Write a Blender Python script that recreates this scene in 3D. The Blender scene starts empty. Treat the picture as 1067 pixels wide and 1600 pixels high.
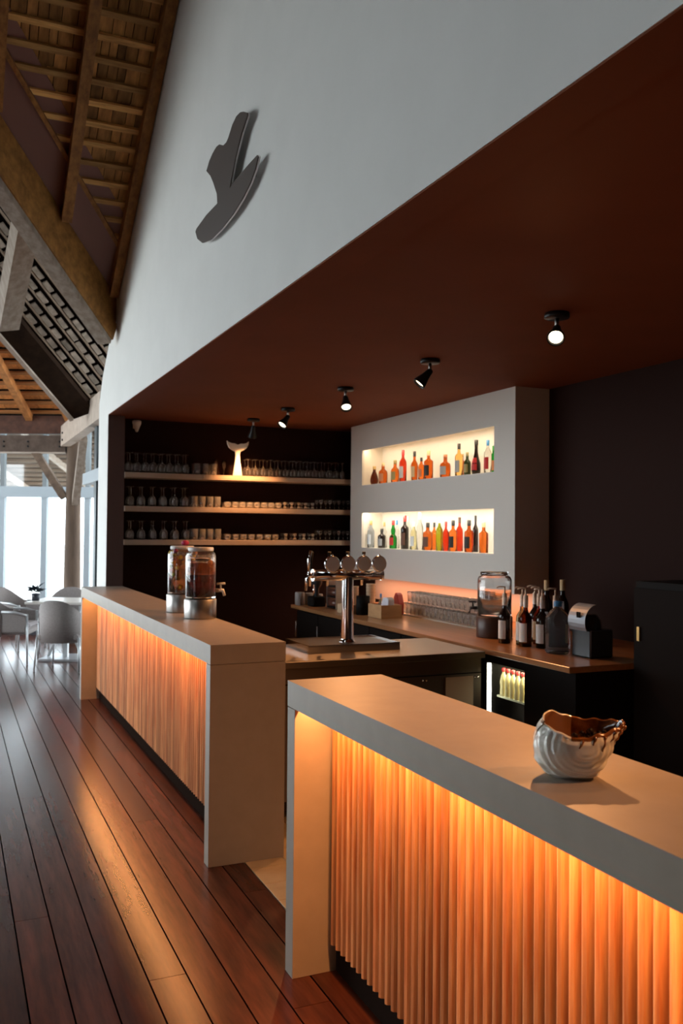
import bpy, bmesh, math, random
from mathutils import Vector, Matrix
rnd = random.Random(7)
scene = bpy.context.scene
COL = scene.collection

# ------------------------------------------------------------------ camera, world, exposure
CF = Vector((0.40319337, 0.91486852, 0.0212295))
CR = Vector((0.91496464, -0.40343897, 0.00875821))
CU = Vector((-0.01657742, -0.01589299, 0.99973627))
CP = Vector((0, 0, 1.6749)); FPX = 1386.19
cam = bpy.data.cameras.new('camera'); co = bpy.data.objects.new('camera', cam); COL.objects.link(co)
cam.sensor_fit = 'VERTICAL'; cam.sensor_height = 36; cam.sensor_width = 24
cam.lens = FPX / 1600 * 36
M3 = Matrix((CR, CU, -CF)).transposed()
co.matrix_world = Matrix.Translation(CP) @ M3.to_4x4()
cam.clip_start = 0.05; cam.clip_end = 500
cam.dof.use_dof = True; cam.dof.focus_distance = 3.4; cam.dof.aperture_fstop = 5.0
scene.camera = co

world = bpy.data.worlds.new('world'); scene.world = world; world.use_nodes = True
bg = world.node_tree.nodes['Background']
bg.inputs[0].default_value = (0.88, 0.96, 1.0, 1); bg.inputs[1].default_value = 7.6
vs = scene.view_settings
vs.view_transform = 'Standard'; vs.look = 'None'; vs.gamma = 1; vs.use_curve_mapping = False
vs.exposure = 0.0

W_LED = 12.5        # watts per metre, counter strips
W_SPOT = 135.0       # ceiling spots
W_NICHE = 2.6       # watts per metre, niche strips
W_GLOW = 4.5        # watts per metre, strip under the niche wall

# ------------------------------------------------------------------ helpers
def at(px, py, ax, v):
    r = CF + CR * ((px - 533.5) / FPX) - CU * ((py - 800) / FPX)
    i = 'xyz'.index(ax); t = (v - CP[i]) / r[i]
    return CP + r * t
def depth(p): return (Vector(p) - CP).dot(CF)

class MB:
    def __init__(s): s.v = []; s.f = []; s.smooth = set()
    def add(s, vs_, fs, sm=False):
        o = len(s.v); s.v += [tuple(v) for v in vs_]
        for f in fs:
            if sm: s.smooth.add(len(s.f))
            s.f.append(tuple(i + o for i in f))
        return s
    def box(s, x0, x1, y0, y1, z0, z1, m=None):
        P = [(x0,y0,z0),(x1,y0,z0),(x1,y1,z0),(x0,y1,z0),(x0,y0,z1),(x1,y0,z1),(x1,y1,z1),(x0,y1,z1)]
        if m is not None: P = [m @ Vector(p) for p in P]
        return s.add(P, [(3,2,1,0),(4,5,6,7),(0,1,5,4),(1,2,6,5),(2,3,7,6),(3,0,4,7)])
    def bar(s, a, b, w, h, up=(0,0,1)):
        a = Vector(a); b = Vector(b); d = (b - a).normalized(); u = Vector(up)
        r = d.cross(u).normalized(); u = r.cross(d).normalized()
        P = []
        for c in (a, b):
            for sx, sz in ((-1,-1),(1,-1),(1,1),(-1,1)): P.append(c + r*(sx*w/2) + u*(sz*h/2))
        return s.add(P, [(3,2,1,0),(4,5,6,7),(0,1,5,4),(1,2,6,5),(2,3,7,6),(3,0,4,7)])
    def lathe(s, prof, seg=16, c=(0,0,0), m=None, caps=True, sm=True):
        P = []; F = []; n = len(prof); c = Vector(c)
        for k in range(seg):
            a = 2*math.pi*k/seg
            for r, z in prof:
                p = Vector((r*math.cos(a), r*math.sin(a), z))
                if m is not None: p = m @ p
                P.append(p + c)
        for k in range(seg):
            k2 = (k+1) % seg
            for i in range(n-1): F.append((k*n+i, k2*n+i, k2*n+i+1, k*n+i+1))
        s.add(P, F, sm)
        if caps:
            base = len(s.v) - len(P)
            if prof[0][0] > 1e-5: s.f.append(tuple(base + k*n for k in range(seg))[::-1])
            if prof[-1][0] > 1e-5: s.f.append(tuple(base + k*n + n-1 for k in range(seg)))
        return s
    def tube(s, pts, r, seg=8, sm=True):
        pts = [Vector(p) for p in pts]; P = []; F = []; n = len(pts)
        rr = r if isinstance(r, (list, tuple)) else [r]*n
        for i, p in enumerate(pts):
            d = (pts[min(i+1,n-1)] - pts[max(i-1,0)]).normalized()
            u = Vector((0,0,1)) if abs(d.z) < .95 else Vector((1,0,0))
            a = d.cross(u).normalized(); b = a.cross(d)
            for k in range(seg):
                t = 2*math.pi*k/seg; P.append(p + a*(rr[i]*math.cos(t)) + b*(rr[i]*math.sin(t)))
        for i in range(n-1):
            for k in range(seg):
                k2 = (k+1) % seg; F.append((i*seg+k, i*seg+k2, (i+1)*seg+k2, (i+1)*seg+k))
        s.add(P, F, sm); o = len(s.v) - len(P)
        s.f.append(tuple(o+k for k in range(seg))[::-1]); s.f.append(tuple(o+(n-1)*seg+k for k in range(seg)))
        return s
    def prism(s, poly, fn, a, b):
        n = len(poly); P = [fn(p, a) for p in poly] + [fn(p, b) for p in poly]
        F = [tuple(range(n))[::-1], tuple(range(n, 2*n))] + [(i, (i+1) % n, (i+1) % n + n, i+n) for i in range(n)]
        return s.add(P, F)
    def mesh(s, name, bevel=0, solid=0, sub=0):
        me = bpy.data.meshes.new(name); me.from_pydata(s.v, [], s.f)
        sm = [i in s.smooth for i in range(len(s.f))]
        me.polygons.foreach_set('use_smooth', sm)
        bm = bmesh.new(); bm.from_mesh(me)
        bmesh.ops.recalc_face_normals(bm, faces=bm.faces)
        if bevel: bmesh.ops.bevel(bm, geom=list(bm.edges), offset=bevel, segments=1, affect='EDGES', profile=.5)
        bm.to_mesh(me); bm.free(); me.update()
        return me
    def build(s, name, mat, parent=None, bevel=0, loc=None, rot=None):
        return obj(name, s.mesh(name, bevel), mat, parent, loc, rot)

def obj(name, me, mat, parent=None, loc=None, rot=None):
    o = bpy.data.objects.new(name, me); COL.objects.link(o)
    if mat is not None and me is not None and not me.materials: me.materials.append(mat)
    if parent is not None: o.parent = parent
    if loc is not None: o.location = loc
    if rot is not None: o.rotation_euler = rot
    return o
def thing(name, label, cat, loc=(0,0,0), rz=0, group=None):
    o = bpy.data.objects.new(name, None); COL.objects.link(o); o.location = loc; o.rotation_euler = (0,0,rz)
    o.empty_display_size = .05
    return tag(o, label, cat, group)
def tag(o, label, cat, group=None):
    o['label'] = label; o['category'] = cat
    if group: o['group'] = group
    return o
def struct(o, label=None):
    o['kind'] = 'structure'
    if label: o['label'] = label; o['category'] = {'w':'wall','f':'floor','c':'ceiling','r':'roof','g':'ground'}.get(o.name[0],'structure')
    return o
def dup(o, parent=None, **kw):
    c = o.copy(); COL.objects.link(c); c.parent = parent
    for ch in o.children: dup(ch, c)
    for k in ('location', 'rotation_euler', 'scale'):
        if k in kw: setattr(c, k, kw[k])
    if 'label' in kw: c['label'] = kw['label']
    return c

# ------------------------------------------------------------------ materials
MATS = {}
def mat(name, col, rough=.5, metal=0, trans=0, ior=1.45, emit=None, es=0, var=0, noise=None, bump=0, spec=.5, alpha=1, grain=None, coat=0, col2=None):
    if name in MATS: return MATS[name]
    m = bpy.data.materials.new(name); m.use_nodes = True; nt = m.node_tree; b = nt.nodes['Principled BSDF']
    c = (*col, 1); I = b.inputs
    I['Base Color'].default_value = c; I['Roughness'].default_value = rough; I['Metallic'].default_value = metal
    I['Transmission Weight'].default_value = trans; I['IOR'].default_value = ior
    I['Specular IOR Level'].default_value = spec; I['Coat Weight'].default_value = coat
    if emit: I['Emission Color'].default_value = (*emit, 1); I['Emission Strength'].default_value = es
    L = nt.links.new; N = nt.nodes.new
    cur = None
    if grain or noise:
        tc = N('ShaderNodeTexCoord'); mp = N('ShaderNodeMapping'); L(tc.outputs['Object'], mp.inputs[0])
        oi = N('ShaderNodeObjectInfo'); mul = N('ShaderNodeVectorMath'); mul.operation = 'SCALE'
        cmb = N('ShaderNodeCombineXYZ')
        for k in range(3): L(oi.outputs['Random'], cmb.inputs[k])
        L(cmb.outputs[0], mul.inputs[0]); mul.inputs['Scale'].default_value = 37.0
        L(mul.outputs[0], mp.inputs['Location'])
        mp.inputs['Scale'].default_value = grain if grain else (noise,)*3
        nz = N('ShaderNodeTexNoise'); nz.inputs['Scale'].default_value = 1; nz.inputs['Detail'].default_value = 6
        nz.inputs['Roughness'].default_value = .6
        L(mp.outputs[0], nz.inputs['Vector'])
        rp = N('ShaderNodeValToRGB'); c2 = col2 if col2 else tuple(x*.55 for x in col)
        rp.color_ramp.elements[0].position = .35; rp.color_ramp.elements[0].color = (*c2, 1)
        rp.color_ramp.elements[1].position = .68; rp.color_ramp.elements[1].color = c
        L(nz.outputs['Fac'], rp.inputs[0]); cur = rp.outputs[0]
        if bump:
            bp = N('ShaderNodeBump'); bp.inputs['Strength'].default_value = bump; bp.inputs['Distance'].default_value = .004
            L(nz.outputs['Fac'], bp.inputs['Height']); L(bp.outputs[0], b.inputs['Normal'])
    if var:
        oi = N('ShaderNodeObjectInfo'); hs = N('ShaderNodeHueSaturation'); mr = N('ShaderNodeMapRange')
        mr.inputs['To Min'].default_value = 1 - var; mr.inputs['To Max'].default_value = 1 + var
        L(oi.outputs['Random'], mr.inputs['Value']); L(mr.outputs[0], hs.inputs['Value'])
        if cur: L(cur, hs.inputs['Color'])
        else: hs.inputs['Color'].default_value = c
        cur = hs.outputs[0]
    if cur: L(cur, b.inputs['Base Color'])
    MATS[name] = m
    return m

white_paint = mat('white_paint', (.84,.85,.83), .8, noise=3, col2=(.81,.82,.80))
brown_paint = mat('brown_paint', (.026,.0115,.009), .8, spec=.10)
ceil_paint = mat('ceiling_paint', (.20,.064,.031), .75, noise=2, col2=(.18,.058,.028), spec=.12)
grey_paint = mat('grey_paint', (.68,.655,.60), .75)
niche_in = mat('niche_paint', (.80,.76,.68), .7)
stone = mat('counter_stone', (.335,.275,.222), .40, noise=9, col2=(.305,.25,.20), spec=.35)
pine = mat('pine_slat', (.60,.32,.135), .55, grain=(60,60,3.0), col2=(.40,.140,.043), var=.32)
kick = mat('black_kick', (.020,.012,.009), .9, spec=0)
floorwood = mat('floor_wood', (.090,.025,.0125), .6, grain=(22,2.2,10), col2=(.036,.0095,.0055), var=.35, spec=.04, coat=1)
for k_, v_ in (('Coat Roughness',.24),('Coat IOR',1.27)): floorwood.node_tree.nodes['Principled BSDF'].inputs[k_].default_value = v_
gapm = mat('joint_black', (.006,.005,.005), .9)
tilem = mat('beige_tile', (.52,.38,.22), .45, noise=8, col2=(.44,.31,.17), var=.08)
grout = mat('grout', (.16,.12,.08), .9)
roofwood = mat('roof_wood', (.62,.31,.09), .7, grain=(14,3,14), col2=(.24,.115,.034), var=.45)
battenw = mat('batten_wood', (.84,.50,.17), .7, grain=(4,40,40), col2=(.50,.26,.08), var=.5)
rafterw = mat('rafter_wood', (.46,.21,.055), .65, grain=(20,3,20), col2=(.21,.09,.024))
beamw = mat('beam_wood', (.52,.25,.065), .65, grain=(12,12,12), col2=(.27,.125,.034))
greyw = mat('weathered_wood', (.42,.35,.29), .75, grain=(18,18,4), col2=(.27,.21,.165))
palew = mat('pale_timber', (.60,.50,.42), .75, grain=(10,10,10), col2=(.47,.38,.31))
darkw = mat('dark_timber', (.036,.020,.012), .85, grain=(8,8,8), col2=(.020,.011,.007), spec=.1)
shinglew = mat('grey_shingle', (.50,.42,.34), .8, noise=12, var=.3)
orangew = mat('orange_shingle', (.82,.36,.11), .7, grain=(20,20,20), col2=(.52,.20,.06), var=.25)  # orange of the warm light put into the shingle colour
mauve = mat('valley_sheet', (.26,.13,.105), .6)
darkunder = mat('roof_underlay', (.012,.008,.006), .95, spec=.05)
black = mat('black_metal', (.014,.014,.016), .4, metal=.3)
blackp = mat('black_plastic', (.008,.007,.0065), .65, spec=.1)
steel = mat('steel', (.62,.60,.57), .28, metal=1)
steel_r = mat('brushed_steel', (.46,.44,.42), .38, metal=1)
chrome = mat('chrome', (.85,.85,.86), .10, metal=1)
glass = mat('clear_glass', (.98,.98,.98), .02, trans=.975, ior=1.5)
frostglass = mat('scuffed_glass', (.95,.95,.94), .05, trans=.89, ior=1.45)  # part-opaque white stands in for highlights on cups and tumblers
stackglass = mat('washed_glass', (.98,.97,.95), .04, trans=.87, ior=1.4)  # part-opaque white put in for the spotlight falling on the stacked tumblers
signm = mat('sign_brown', (.075,.058,.050), .5)
signe = mat('sign_edge', (.80,.80,.80), .5)
alu = mat('grey_aluminium', (.33,.38,.42), .5, metal=.2)
alud = mat('dark_frame', (.05,.07,.08), .5)
bulb = mat('lamp_lens', (1,.9,.7), .3, emit=(1,.82,.55), es=7)
whitep = mat('white_plastic', (.78,.77,.74), .45)
sand = mat('pale_ground', (.72,.70,.66), .9, noise=1.5)

def pane_mat():
    m = bpy.data.materials.new('window_glass'); m.use_nodes = True; nt = m.node_tree; nt.nodes.clear()
    o = nt.nodes.new('ShaderNodeOutputMaterial'); t = nt.nodes.new('ShaderNodeBsdfTransparent'); g = nt.nodes.new('ShaderNodeBsdfGlossy')
    g.inputs['Roughness'].default_value = .03; mx = nt.nodes.new('ShaderNodeMixShader'); mx.inputs[0].default_value = .06
    t.inputs[0].default_value = (.95,.98,1,1)
    nt.links.new(t.outputs[0], mx.inputs[1]); nt.links.new(g.outputs[0], mx.inputs[2]); nt.links.new(mx.outputs[0], o.inputs[0])
    return m
pane_m = pane_mat()

def liquor(name, col, depthc=None):
    return mat(name, col, .06, trans=.85, ior=1.2)

def area(name, loc, sx, sy, watt, col, rot=(0,0,0), parent=None):
    l = bpy.data.lights.new(name, 'AREA'); l.shape = 'RECTANGLE'; l.size = sx; l.size_y = sy; l.energy = watt; l.color = col
    o = bpy.data.objects.new(name, l); COL.objects.link(o); o.location = loc; o.rotation_euler = rot
    if parent is not None: o.parent = parent
    return o

# ------------------------------------------------------------------ dimensions
XF, XB = 1.195, 1.594          # bar counter front / back
Y2, Y1, Y1E = 3.208, 4.313, 9.075
CT, TT = 1.10, .097
XW, XJ, ZC, YJ = 1.433, 1.60, 2.823, 9.084
XN, YN, YNF, XR, YF = 4.0445, 5.811, 8.93, 4.37, 9.35
def zA(y): return 3.93 - .665*(y - 8.634)
RIDGE = 1.5

# ------------------------------------------------------------------ ground and floors
struct(MB().box(-60,60,-60,80,-.25,-.15).build('ground', sand), 'pale sandy ground outside the pavilion')
fl = bpy.data.objects.new('floor', None); COL.objects.link(fl); struct(fl, 'dark reddish timber plank floor')
fl['category'] = 'floor'
MB().box(-7,1.385,-4.5,15.2,-.15,-.025).build('subfloor', gapm, fl)
BW, GAP = .1417, .0065
k0 = -9
for k in range(k0, 9):
    x0 = .279 + (k-1)*BW; x1 = x0 + BW - GAP
    if k == 8: x1 = 1.380
    ys = [-4.4]
    y = -4.4 + rnd.uniform(1.5, 4)
    while y < 15: ys.append(y); y += rnd.choice((4.0, 4.8, 5.6)) + rnd.uniform(-.2,.2)
    ys.append(15.1)
    for a, b in zip(ys, ys[1:]):
        o = MB().box(0, x1-x0, 0, b-a-.003, -.03, 0).build('floor_board', floorwood, fl, loc=(x0, a, 0))
m = MB(); x = .279 + (k0-1)*BW
while x > -7: m.box(x-BW, x-GAP, -4.4, 15.1, -.03, 0); x -= BW
x = 1.386
while x < 5: m.box(x, x+BW-GAP, 9.70, 15.1, -.03, 0); x += BW
m.box(1.385,5,9.70,15.1,-.06,-.03)
o = m.build('floor_board', floorwood, fl); o['kind'] = 'stuff'

tf = bpy.data.objects.new('floor_bar', None); COL.objects.link(tf); struct(tf, 'beige tiled floor behind the bar'); tf['category'] = 'floor'
MB().box(1.385,4.4,-4.5,9.4,-.15,-.012).build('subfloor', grout, tf)
tm = MB().box(.002,.198,.002,.198,-.012,0).mesh('tile', bevel=.0015); TS = .2
st = MB()
for i in range(15):
    for j in range(69):
        x = 1.386 + i*TS; y = -4.43 + j*TS + .05
        if x < 2.2 and 2.9 < y < 4.7: obj('floor_tile', tm, tilem, tf, (x, y, 0))
        else: st.box(x+.002, min(x+.198,4.39), y+.002, y+.198, -.012, 0)
o = st.build('floor_tile', tilem, tf); o['kind'] = 'stuff'

# ------------------------------------------------------------------ walls and bar ceiling
poly = [(9.68,0),(9.68,3.0),(9.47,3.27),(9.0,3.60),(8.634,zA(8.634)+.02),(RIDGE,zA(RIDGE)+.02),(-4,5.2),(-4,ZC),(YJ,ZC),(YJ,0)]
struct(MB().prism(poly, lambda p,x: (x,p[0],p[1]), XW, XJ).build('wall_right', white_paint), 'tall white gable wall above the bar opening')
struct(MB().box(XW+.003, XJ, -4, YJ-.001, ZC-.006, ZC).build('trim_1', ceil_paint), 'red-brown soffit lining of the bar opening')['category'] = 'trim'
struct(MB().box(XW+.003, XJ, YJ-.006, YJ-.001, .0, ZC-.006).build('trim_2', mat('jamb_paint',(.13,.085,.078),.8,spec=.2)), 'dull brown jamb lining of the bar opening')['category'] = 'trim'  # jamb brown lightened in its colour for the daylight falling on it
struct(MB().box(XJ, XR+.15, -4, YF+.15, ZC, ZC+.12).build('ceiling', ceil_paint), 'red-brown painted ceiling over the bar')
struct(MB().box(XJ-.02, XR+.15, YF, YF+.12, 0, ZC).build('wall_far', brown_paint), 'dark brown wall behind the glass shelves')
struct(MB().box(XR, XR+.12, -4, YF, 0, ZC).build('wall_bar_right', brown_paint), 'dark brown wall at the back of the bar')
struct(MB().box(-7, XR+.15, -4.5, -4.38, -.1, 9.5).build('wall_near', brown_paint), 'wall behind the viewer')
# unseen left side: openings further on and near doorway added to let daylight in
m = MB().box(-6.2,-6.0,-4.4,1.6,-.1,9.5).box(-6.2,-6.0,1.6,2.5,2.3,9.5).box(-6.2,-6.0,2.5,7.2,-.1,9.5).box(-6.2,-6.0,7.2,15,4.6,9.5).box(-6.2,-6.0,7.2,15,-.1,.9)
for y in (8.6, 10.8, 13.0): m.box(-6.15,-6.05,y-.05,y+.05,-.1,4.6)
struct(m.build('wall_left', brown_paint), 'left side wall with tall openings and a doorway')

# niche wall
m = MB(); NZ = ((1.495,1.868),(2.163,2.540)); NY0, NY1 = 6.106, 8.635; ND = .24; ZB = 1.192
m.box(XN,XR,YN,NY0,ZB,ZC).box(XN,XR,NY1,YNF,ZB,ZC)
LIPH = .04
m.box(XN,XR,NY0,NY1,ZB,NZ[0][0]).box(XN,XR,NY0,NY1,NZ[0][1]+LIPH,NZ[1][0]).box(XN,XR,NY0,NY1,NZ[1][1]+LIPH,ZC)
for z0, z1 in NZ: m.box(XN,XN+.015,NY0,NY1,z1,z1+LIPH)
wn = struct(m.build('wall_niche', grey_paint), 'pale grey block wall with two lit bottle niches')
for z0, z1 in NZ:
    z1 += LIPH
    q = MB().box(XN+ND,XR,NY0,NY1,z0,z1)
    e = .004
    q.box(XN+.016,XN+ND,NY0,NY0+e,z0,z1).box(XN+.016,XN+ND,NY1-e,NY1,z0,z1).box(XN+.002,XN+ND,NY0,NY1,z0,z0+e).box(XN+.016,XN+ND,NY0,NY1,z1-e,z1)
    q.build('niche_lining', niche_in, wn)
    s = MB().box(XN+.022,XN+.037,NY0+.03,NY1-.03,z1-.012,z1-.004).build('led_strip', mat('led_warm', (1,.9,.75), .4, emit=(1,.86,.66), es=2), wn)
    area('niche_light', (XN+.030,(NY0+NY1)/2,z1-.014), .02, NY1-NY0-.06, (W_NICHE if z0 > 2 else W_NICHE*1.35)*(NY1-NY0), (1,.74,.48) if z0 > 2 else (1,.86,.68), parent=wn)
MB().box(XR-.014,XR-.002,YN+.002,YNF-.002,.922,ZB-.002).build('backsplash', mat('splash_salmon',(.58,.46,.38),.6), wn)
area('glow_light', (XN+.10,(YN+YNF)/2,ZB-.012), .03, YNF-YN-.1, W_GLOW*(YNF-YN), (1,.42,.19), parent=wn)
MB().box(XN+.08,XN+.12,YN+.05,YNF-.05,ZB-.010,ZB-.001).build('led_strip', whitep, wn)

# ------------------------------------------------------------------ roof slope A (near, against the white wall)
ra = bpy.data.objects.new('roof_near', None); COL.objects.link(ra); struct(ra, 'brown timber roof slope with battens and shakes beside the white wall'); ra['category']='roof'
T1 = Vector((.30,7.19)); TD = (Vector((1.41,8.60)) - T1); TD.normalize()     # valley line in plan
def valley_x(y): return T1.x + (y - T1.y) * TD.x / TD.y
SL = math.sqrt(1+.665**2)
nA = Vector((0,.665,1)).normalized()
def ptA(x,y,off=0): return Vector((x,y,zA(y))) + nA*off
# battens (undersides at the plane), rafters below them, shakes above
y = 9.02; BS = .1475; rows = []
while y > 5.0: rows.append(y); y -= BS
rows = [6.459 + i*BS for i in range(-9, 18)]
for yb in rows:
    xl = max(valley_x(yb) + .305, -1.0)
    if xl > XW - .06: continue
    MB().bar((xl,0,0),(XW-.005,0,0),.045,.03).build('batten', battenw, ra, loc=ptA(0,yb,.015), rot=(-math.atan(.665),0,0))
# shakes: little planks between batten rows
for yb in rows[:-1]:
    if yb < 5.9: continue
    x = XW - .01
    while x > valley_x(yb) + .40:
        w = rnd.choice((.06,.075,.09,.11)); xl = x - w
        if xl > valley_x(yb) + .38:
            MB().box(0, w-.006, -BS*SL*.62, BS*SL*.62, 0, .012).build('shake', roofwood, ra, loc=ptA(xl, yb+BS/2, .036+rnd.uniform(0,.012)), rot=(-math.atan(.665)+rnd.uniform(-.01,.03),0,rnd.uniform(-.012,.012)))
        x = xl
# underlay and far part of the slope
pl = [(XW,9.25),(valley_x(9.25)-.25,9.25),(valley_x(RIDGE)-.25,RIDGE),(XW,RIDGE)]
MB().prism(pl, lambda p,o: ptA(p[0],p[1],o), .075, .10).build('underlay', darkunder, ra)
m = MB(); m.prism([(valley_x(6.0)+.2,5.9),(XW,5.9),(XW,RIDGE),(valley_x(RIDGE)+.2,RIDGE)], lambda p,o: ptA(p[0],p[1],o), .045, .06)
m.build('shake_lining', roofwood, ra)
for xr, w in ((1.385,.08),(.872,.085)):
    yl = min(9.1, T1.y + (xr - T1.x)*TD.y/TD.x + .02)
    MB().bar(ptA(xr,yl,-.055), ptA(xr,2.0,-.055), w, .12, up=nA).build('rafter', rafterw, ra)
yl = T1.y + (.25 - T1.x)*TD.y/TD.x
MB().bar(ptA(.235,yl,-.10), ptA(.235,2.0,-.10), .14, .20, up=nA).build('rafter', rafterw, ra)
# valley sheet and its thin edge board
vp = []
a0 = Vector((1.55, T1.y + (1.55-T1.x)*TD.y/TD.x)); a1 = Vector((-2.2, T1.y + (-2.2-T1.x)*TD.y/TD.x))
per = Vector((TD.y, -TD.x))
def on_wall(o): b = T1 + per*o; return b + TD*((XW-.002-b.x)/TD.x)
sheet = [tuple(on_wall(-.2)), tuple(a1 + per*(-.2)), tuple(a1 + per*.40), tuple(on_wall(.40))]
MB().prism(sheet, lambda p,o: ptA(p[0],p[1],o), .026, .032).build('valley_sheet', mauve, ra)
p0 = a0 - TD*.25 + per*.235; p1 = a1 + per*.235
if p0.x > XW-.03: p0 = p0 - TD*((p0.x-(XW-.03))/TD.x)
MB().bar(ptA(p0.x,p0.y,-.012), ptA(p1.x,p1.y,-.012), .035, .022, up=nA).build('edge_board', rafterw, ra)
# ridge side facing away
m = MB(); m.prism([(RIDGE,zA(RIDGE)),(-4.4,5.0),(-4.4,5.1),(RIDGE,zA(RIDGE)+.1)], lambda p,x: (x,p[0],p[1]), -6.2, XW)
struct(m.build('roof_back', darkunder), 'roof slope behind the viewer')

# valley beam: two stacked planks and a grey soffit
b0 = Vector((1.41,8.60,3.955)); b1 = Vector((.30,7.19,4.875)); bd = (b1-b0).normalized()
b1 = b1 + bd*3.0
side = bd.cross(Vector((0,0,1))).normalized()
if side.y > 0: side = -side
upb = side.cross(bd); upb = upb if upb.z > 0 else -upb
vb = thing('valley_beam', 'deep brown doubled timber beam running up the roof valley from the white wall', 'beam', tuple(b0))
def vbeam(name, lo, hi, w0, w1, mt, ext=0):
    m = MB(); P = []
    for c, e in ((Vector((0,0,0)) - bd*ext, 0), (b1-b0, 0)):
        for s_, u_ in ((w0,lo),(w1,lo),(w1,hi),(w0,hi)): P.append(c + side*s_ + upb*u_)
    m.add(P, [(3,2,1,0),(4,5,6,7),(0,1,5,4),(1,2,6,5),(2,3,7,6),(3,0,4,7)])
    return m.build(name, mt, vb, bevel=.004)
vbeam('upper_plank', -.235, -.0, -.16, -.035, beamw, .20)
vbeam('lower_plank', -.42, -.24, -.16, -.02, beamw, .22)
vbeam('soffit_board', -.475, -.424, -.165, -.03, greyw, .21)

# ------------------------------------------------------------------ log column, eave beam and roof slope B
CD = 12.9
pc = CP + (CF + CR*((110-533.5)/FPX) - CU*((648-800)/FPX)) * (CD)
ZL = pc.z
colx, coly = pc.x + .06, pc.y + .02
lc = thing('log_column', 'round brown log column standing in front of the far windows', 'column', (colx,coly,0))
MB().lathe([(.125,0),(.122,.6),(.112,1.6),(.100,2.6),(.098,3.55)], 20).build('trunk', mat('log_wood',(.17,.112,.075),.75,grain=(10,10,1.5),col2=(.09,.058,.04)), lc)
def pd(px, py, d): return CP + (CF + CR*((px-533.5)/FPX) - CU*((py-800)/FPX))*d
B1 = pd(0,520,9.3); B2 = pd(110,648,10.3); B3 = pd(45,330,8.3)
Ld = (B2-B1).normalized(); Uv = (B3-B1) - Ld*((B3-B1).dot(Ld)); Uv.normalize()
nB = Ld.cross(Uv); nB = nB if nB.dot(B1 + Ld*2 + Uv*.8 - CP) > 0 else -nB
LL = (B2-B1).length
def ptB(s, t, off=0): return B1 + Ld*s + Uv*t + nB*off
eb = thing('eave_beam', 'wide dark beam slanting across under the far roof to the log column', 'beam', tuple(B2))
def ebar(name, t0, t1, o0, o1, mt, e1=.03):
    m = MB(); P = [ptB(s,t,o) - B2 for s in (-2.0,LL+e1) for t,o in ((t0,o0),(t1,o0),(t1,o1),(t0,o1))]
    m.add(P, [(3,2,1,0),(4,5,6,7),(0,1,5,4),(1,2,6,5),(2,3,7,6),(3,0,4,7)]); m.build(name, mt, eb)
ebar('beam', .035, .30, -.06, .06, darkw)
ebar('edge_strip', -.01, .035, -.09, .05, palew, .02)
rb = bpy.data.objects.new('roof_middle', None); COL.objects.link(rb); struct(rb, 'dark roof slope with grey shingle ends beyond the valley beam'); rb['category']='roof'
MB().prism([(-2.0,.2),(LL+.9,.2),(LL+.9,2.0),(-2.0,2.0)], lambda p,o: ptB(p[0],p[1],o), .07, .10).build('underlay', darkunder, rb)
bsp = .125
Rb = Matrix((Ld, Uv, Ld.cross(Uv))).transposed().to_euler()
for i in range(12):
    t = .33 + i*bsp
    MB().bar(ptB(-1.5,t,.03), ptB(LL+.8,t,.03), .03, .014, up=Uv).build('batten', mat('pale_batten',(.34,.25,.18),.75), rb)
    s = -.9 - (i%2)*.09
    while s < LL+.7:
        w = .135+rnd.uniform(-.015,.015)
        MB().box(-w/2,w/2,-.026,.026,-.01,.01).build('shingle_end', shinglew, rb, loc=ptB(s,t+.045+rnd.uniform(-.006,.006),.03), rot=Rb)
        s += .18
MB().bar(pd(44,330,7.9), pd(10,508,8.9), .20, .16, up=-CF+CR*.8).build('rafter', greyw, rb)

# ------------------------------------------------------------------ roof slope C (far, warm light put into its orange colour) and its beam
FH = Vector((CF.x,CF.y,0)).normalized(); RH = Vector((FH.y,-FH.x,0))
def ptC(s, d, off=0):
    k = .5; n = (FH*k + Vector((0,0,1))).normalized()
    return FH*d + RH*s + Vector((0,0,3.33 + k*(CD-d))) + n*off
rc = bpy.data.objects.new('roof_far', None); COL.objects.link(rc); struct(rc, 'orange-brown timber roof slope over the dining tables'); rc['category']='roof'
MB().prism([(-11,13.3),(4.5,13.3),(4.5,1.0),(-11,1.0)], lambda p,o: ptC(p[0],p[1],o), .07, .12).build('underlay', darkunder, rc)
nC = (FH*.5 + Vector((0,0,1))).normalized()
for i in range(13):
    d = CD - .06 - i*.21
    MB().bar(ptC(-6.5,d,0), ptC(-3.6,d,0), .05, .03, up=nC).build('batten', mat('orange_batten',(.45,.20,.07),.7,var=.2), rc)
    s = -6.4
    while s < -3.8:
        w = rnd.uniform(.16,.30)
        o = MB().box(0,w-.008,-.062,.062,0,.012).build('shingle', orangew, rc, loc=ptC(s,d-.105,.02+rnd.uniform(0,.01)),
            rot=(Matrix((RH, nC.cross(RH), nC)).transposed()).to_euler())
        s += w
for s in (-5.6,-4.55,-3.98):
    MB().bar(ptC(s,CD+.0,-.06), ptC(s,CD-3.2,-.06), .09, .10, up=nC).build('rafter', mat('orange_rafter',(.75,.32,.10),.65,grain=(8,8,8),col2=(.40,.16,.05)), rc)
sc = (pc-Vector((0,0,0))).dot(RH)
tb = thing('tie_beam', 'weathered horizontal tie beam with bolt heads left of the log column', 'beam', tuple(FH*CD + RH*sc + Vector((0,0,2.78))))
MB().bar(RH*-4.0+Vector((0,0,.12)), RH*-.06+Vector((0,0,.12)), .12, .24).build('beam', mat('tie_wood',(.15,.105,.08),.75,grain=(9,9,9),col2=(.09,.06,.045)), tb)
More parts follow.
